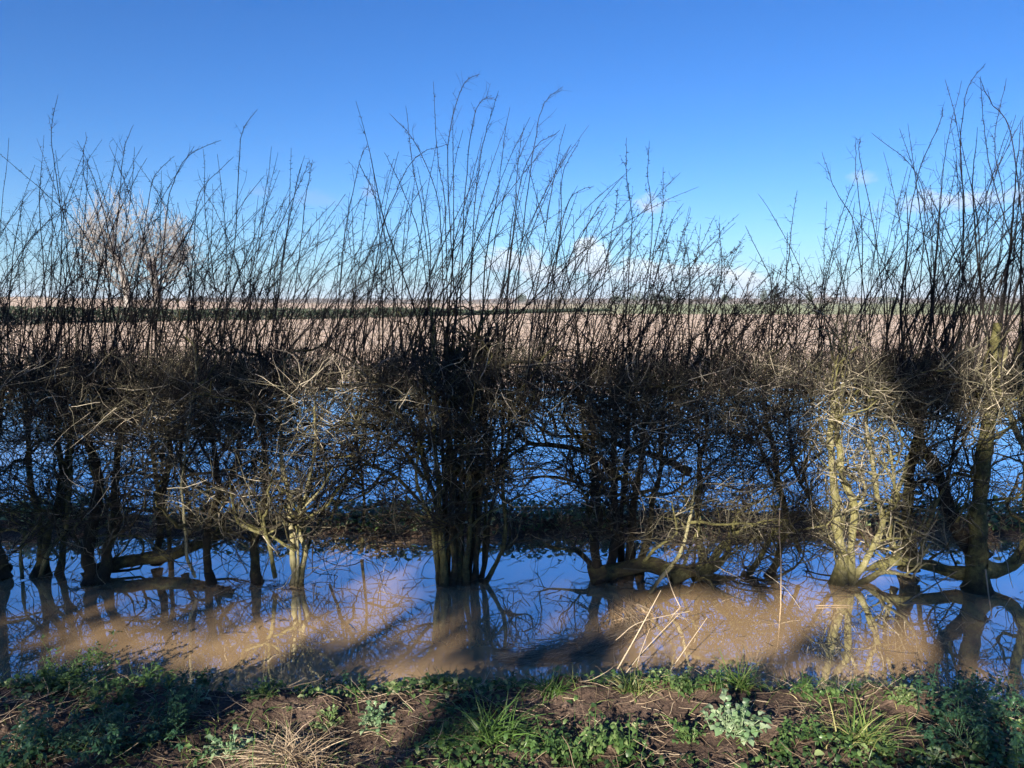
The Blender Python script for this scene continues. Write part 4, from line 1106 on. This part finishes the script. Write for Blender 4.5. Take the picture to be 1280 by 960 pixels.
a = nrm(rng.normal(0, 1, (n, 3))); b_ = nrm(np.cross(a, rng.normal(0, 1, (n, 3)))); sz = rng.uniform(.05, .14, n)[:, None]
V = np.stack([c0 - a * sz * 1.5, c0 + b_ * sz * .5, c0 + a * sz * 1.6, c0 - b_ * sz * .5], 1).reshape(-1, 3)
o = mesh_obj('field_hedge', V, np.arange(n * 4).reshape(-1, 4), M['far_green'], tint=np.repeat(rng.random(n), 4))
tag(o, 'long low dark clipped hedge crossing behind the ploughed field', 'hedge')

def bare_tree(name, px, Y, trunk_px, top, left, right, label, seed, pollard=False):
    rng = np.random.default_rng(seed)
    b = at(px, 392, Y); b[2] = float(gh(b[0], b[1]))
    r = empty(name, tuple(b), label, 'tree', 'bare trees at the field hedge')
    P = spline([at(x_, y_, Y) * np.array([1, 1, 1]) if k else b - np.array([0, 0, .2]) for k, (x_, y_) in enumerate(trunk_px)], 24)
    R = np.linspace(0.55, 0.26, 24) * (1 + 0.25 * fbm(np.linspace(0, 6, 24), np.zeros(24), 3, seed))
    if pollard: R[16:22] *= 1.5
    T = Tubes().add(P, R[None], 10, .2)
    tip = P[-1]
    l1, t, _ = children(P[None], 21, 0.3, 1.0, 1.15, (3.0, 7.5), 8, 0.12, 0.07, rng)
    T.add(l1, rng.uniform(.07, .15, 21)[:, None] * np.linspace(1, .35, 8)[None], 6, .3)
    T.build('trunk', M['far_bark'], r)
    cz = at(px, (top + 375) / 2, Y)[2]; cx = at((left + right) / 2, 300, Y)[0]
    rx_ = (right - left) / 2 / FOC * Y; rz_ = (375 - top) / 2 / FOC * Y
    l2, _, _ = children(l1, 7, 0.25, 1.0, 0.7, (2.2, 5.0), 7, 0.13, 0.03, rng)
    l3, _, _ = children(l2, 6, 0.2, 1.0, 0.6, (1.0, 2.6), 6, 0.14, 0.05, rng)
    l4, _, _ = children(l3, 4, 0.2, 1.0, 0.5, (0.4, 1.1), 4, 0.12, 0.04, rng)
    def keep(Q):
        e = ((Q[:, -1, 0] - cx) / rx_) ** 2 + ((Q[:, -1, 2] - cz) / rz_) ** 2 + ((Q[:, -1, 1] - Y) / (rx_ * 1.0)) ** 2
        return Q[e < 1.0 + rng.normal(0, 0.12, len(Q))]
    T = Tubes()
    l2k = keep(l2); l3k = keep(l3); l4k = keep(l4)
    T.add(l2k, np.tile(np.linspace(.06, .022, 7), (len(l2k), 1)), 4, .25)
    T.add(l3k, np.tile(np.linspace(.027, .012, 6), (len(l3k), 1)), 3, rng.uniform(.3, .8, len(l3k)))
    T.add(l4k, np.tile(np.linspace(.013, .006, 4), (len(l4k), 1)), 3, rng.uniform(.3, .9, len(l4k)))
    T.build('crown', M['far_bark'], r)
bare_tree('bare_tree', 160, 92, [(163, 392), (160, 372), (152, 340), (140, 312)], 224, 84, 208, 'larger bare round crowned tree standing by the far hedge at left', 21)
bare_tree('bare_tree', 197, 95, [(197, 392), (196, 365), (191, 340), (186, 318)], 256, 160, 258, 'smaller bare pollarded tree with a knotted trunk, right of the larger', 33, True)

def clump_tree(px, base, hpx, wpx, Y, pal, label, seed, dens=260, group='trees along the horizon'):
    rng = np.random.default_rng(seed)
    b = at(px, base, Y); b[2] = float(gh(b[0], b[1]))
    H = hpx / FOC * Y; W = wpx / 2 / FOC * Y
    r = empty('distant_tree', tuple(b), label, 'tree', group)
    P = spline([b - np.array([0, 0, .3]), b + np.array([0, 0, H * .5]), b + np.array([0, 0, H * .9])], 8)
    T = Tubes().add(P, np.linspace(H * .03, H * .008, 8)[None], 6, .3)
    ch, _, _ = children(P[None], 12, .25, 1, .8, (W * .5, W * 1.0), 5, .15, .05, rng)
    T.add(ch, np.tile(np.linspace(H * .012, H * .004, 5), (12, 1)), 4, .3); T.build('trunk', M['far_bark'], r)
    n = dens
    v = nrm(rng.normal(0, 1, (n, 3))) * (rng.random(n) ** .45)[:, None]
    lump = 1 + .35 * fbm(v[:, 0] * 2 + seed, v[:, 2] * 2, 3, 5)
    c0 = b + np.array([0, 0, H * .56]) + v * lump[:, None] * np.array([W, W, H * .46])
    a = nrm(rng.normal(0, 1, (n, 3))); b_ = nrm(np.cross(a, rng.normal(0, 1, (n, 3)))); sz = rng.uniform(.35, .9, n)[:, None] * (Y / 700) * (1 if pal == 'far_green' else .5)
    V = np.stack([c0 - a * sz, c0 + b_ * sz * .6, c0 + a * sz, c0 - b_ * sz * .6], 1).reshape(-1, 3)
    mesh_obj('crown', V, np.arange(n * 4).reshape(-1, 4), M[pal], r, tint=np.repeat(rng.random(n), 4))
DT = [(652, 11, 14, 'far_green', 'single small dark tree on the horizon right of the central clump'),
      (700, 8, 16, 'far_twig', 'low bare brown tree on the horizon above the field hedge end'),
      (772, 9, 22, 'far_green', 'left tree of the dark group on the horizon'),
      (795, 12, 24, 'far_green', 'middle tree of the dark group on the horizon'),
      (818, 11, 22, 'far_green', 'right tree of the dark group on the horizon'),
      (833, 9, 14, 'far_green', 'small outlying tree right of the dark horizon group'),
      (878, 8, 22, 'far_twig', 'low pinkish bare tree right of the dark horizon group'),
      (906, 10, 9, 'far_green', 'narrow evergreen on the horizon left of the round bare tree'),
      (934, 15, 22, 'far_twig', 'round bare tree on the horizon, tallest of the bare ones'),
      (954, 15, 9, 'far_green', 'narrow dark evergreen right of the round bare horizon tree'),
      (968, 12, 12, 'far_green', 'second dark evergreen right of the round bare horizon tree'),
      (992, 10, 22, 'far_twig', 'bare brown tree between two groups of horizon evergreens'),
      (1012, 13, 10, 'far_green', 'upright dark evergreen left of the two yellow trunks'),
      (1030, 11, 18, 'far_twig', 'bare tree on the horizon beside the upright dark evergreen'),
      (1110, 8, 30, 'far_green', 'low spreading tree on the horizon behind the stub trunk')]
for k, (px, hpx, wpx, pal, lb) in enumerate(DT):
    clump_tree(px, 380, hpx * 1.15, wpx, 600 + 12 * (k % 5), pal, lb, 700 + k, 420 if pal == 'far_green' else 700)
# a wooded line beyond, one mass
n = 26000
pxs = rng.uniform(-400, 1700, n); Yv = rng.uniform(1250, 1420, n)
Hh = 5.5 + 5 * fbm(pxs / 40, pxs * 0, 4, 500); Hh = np.where(fbm(pxs / 170, pxs * 0, 2, 510) < -0.32, 1.5, Hh)
x = (pxs - 640) / FOC * Yv
c0 = np.stack([x, Yv, gh(x, Yv) + rng.random(n) * np.maximum(Hh, 1)], -1)
a = nrm(rng.normal(0, 1, (n, 3))); b_ = nrm(np.cross(a, rng.normal(0, 1, (n, 3)))); sz = rng.uniform(1.0, 2.0, n)[:, None]
V = np.stack([c0 - a * sz, c0 + b_ * sz * .6, c0 + a * sz, c0 - b_ * sz * .6], 1).reshape(-1, 3)
tag(mesh_obj('far_woodland', V, np.arange(n * 4).reshape(-1, 4), M['far_twig'], tint=np.repeat(rng.random(n), 4)), 'thin hazy line of bare woods along the horizon', 'woodland', kind='stuff')
print('tris', sum(len(o.data.polygons) for o in bpy.data.objects if o.type == 'MESH'))

# ------------------------------------------------------------------ the thin winter haze over the fields
bx0, bx1, by0, by1, bz0, bz1 = gx.min() - 20, gx.max() + 20, gyl.min() - 20, gyl.max() + 20, float(Z.min()) - 1.0, float(max(Z.max(), 16.0)) + 2.0
V = np.array([[x, y, z] for z in (bz0, bz1) for y in (by0, by1) for x in (bx0, bx1)])
m = bpy.data.materials.new('haze'); m.use_nodes = True; m.node_tree.nodes.clear()
nt = NT(m.node_tree); pv = nt.n('ShaderNodeVolumePrincipled'); pv.inputs['Color'].default_value = (0.82, 0.90, 1.0, 1); pv.inputs['Density'].default_value = HAZE
nt.link(pv.outputs[0], nt.n('ShaderNodeOutputMaterial').inputs['Volume'])
tag(mesh_obj('haze', V, np.array([[0, 2, 3, 1], [4, 5, 7, 6], [0, 1, 5, 4], [2, 6, 7, 3], [0, 4, 6, 2], [1, 3, 7, 5]]), m), 'thin pale blue winter haze over the distant fields', 'haze', kind='stuff')
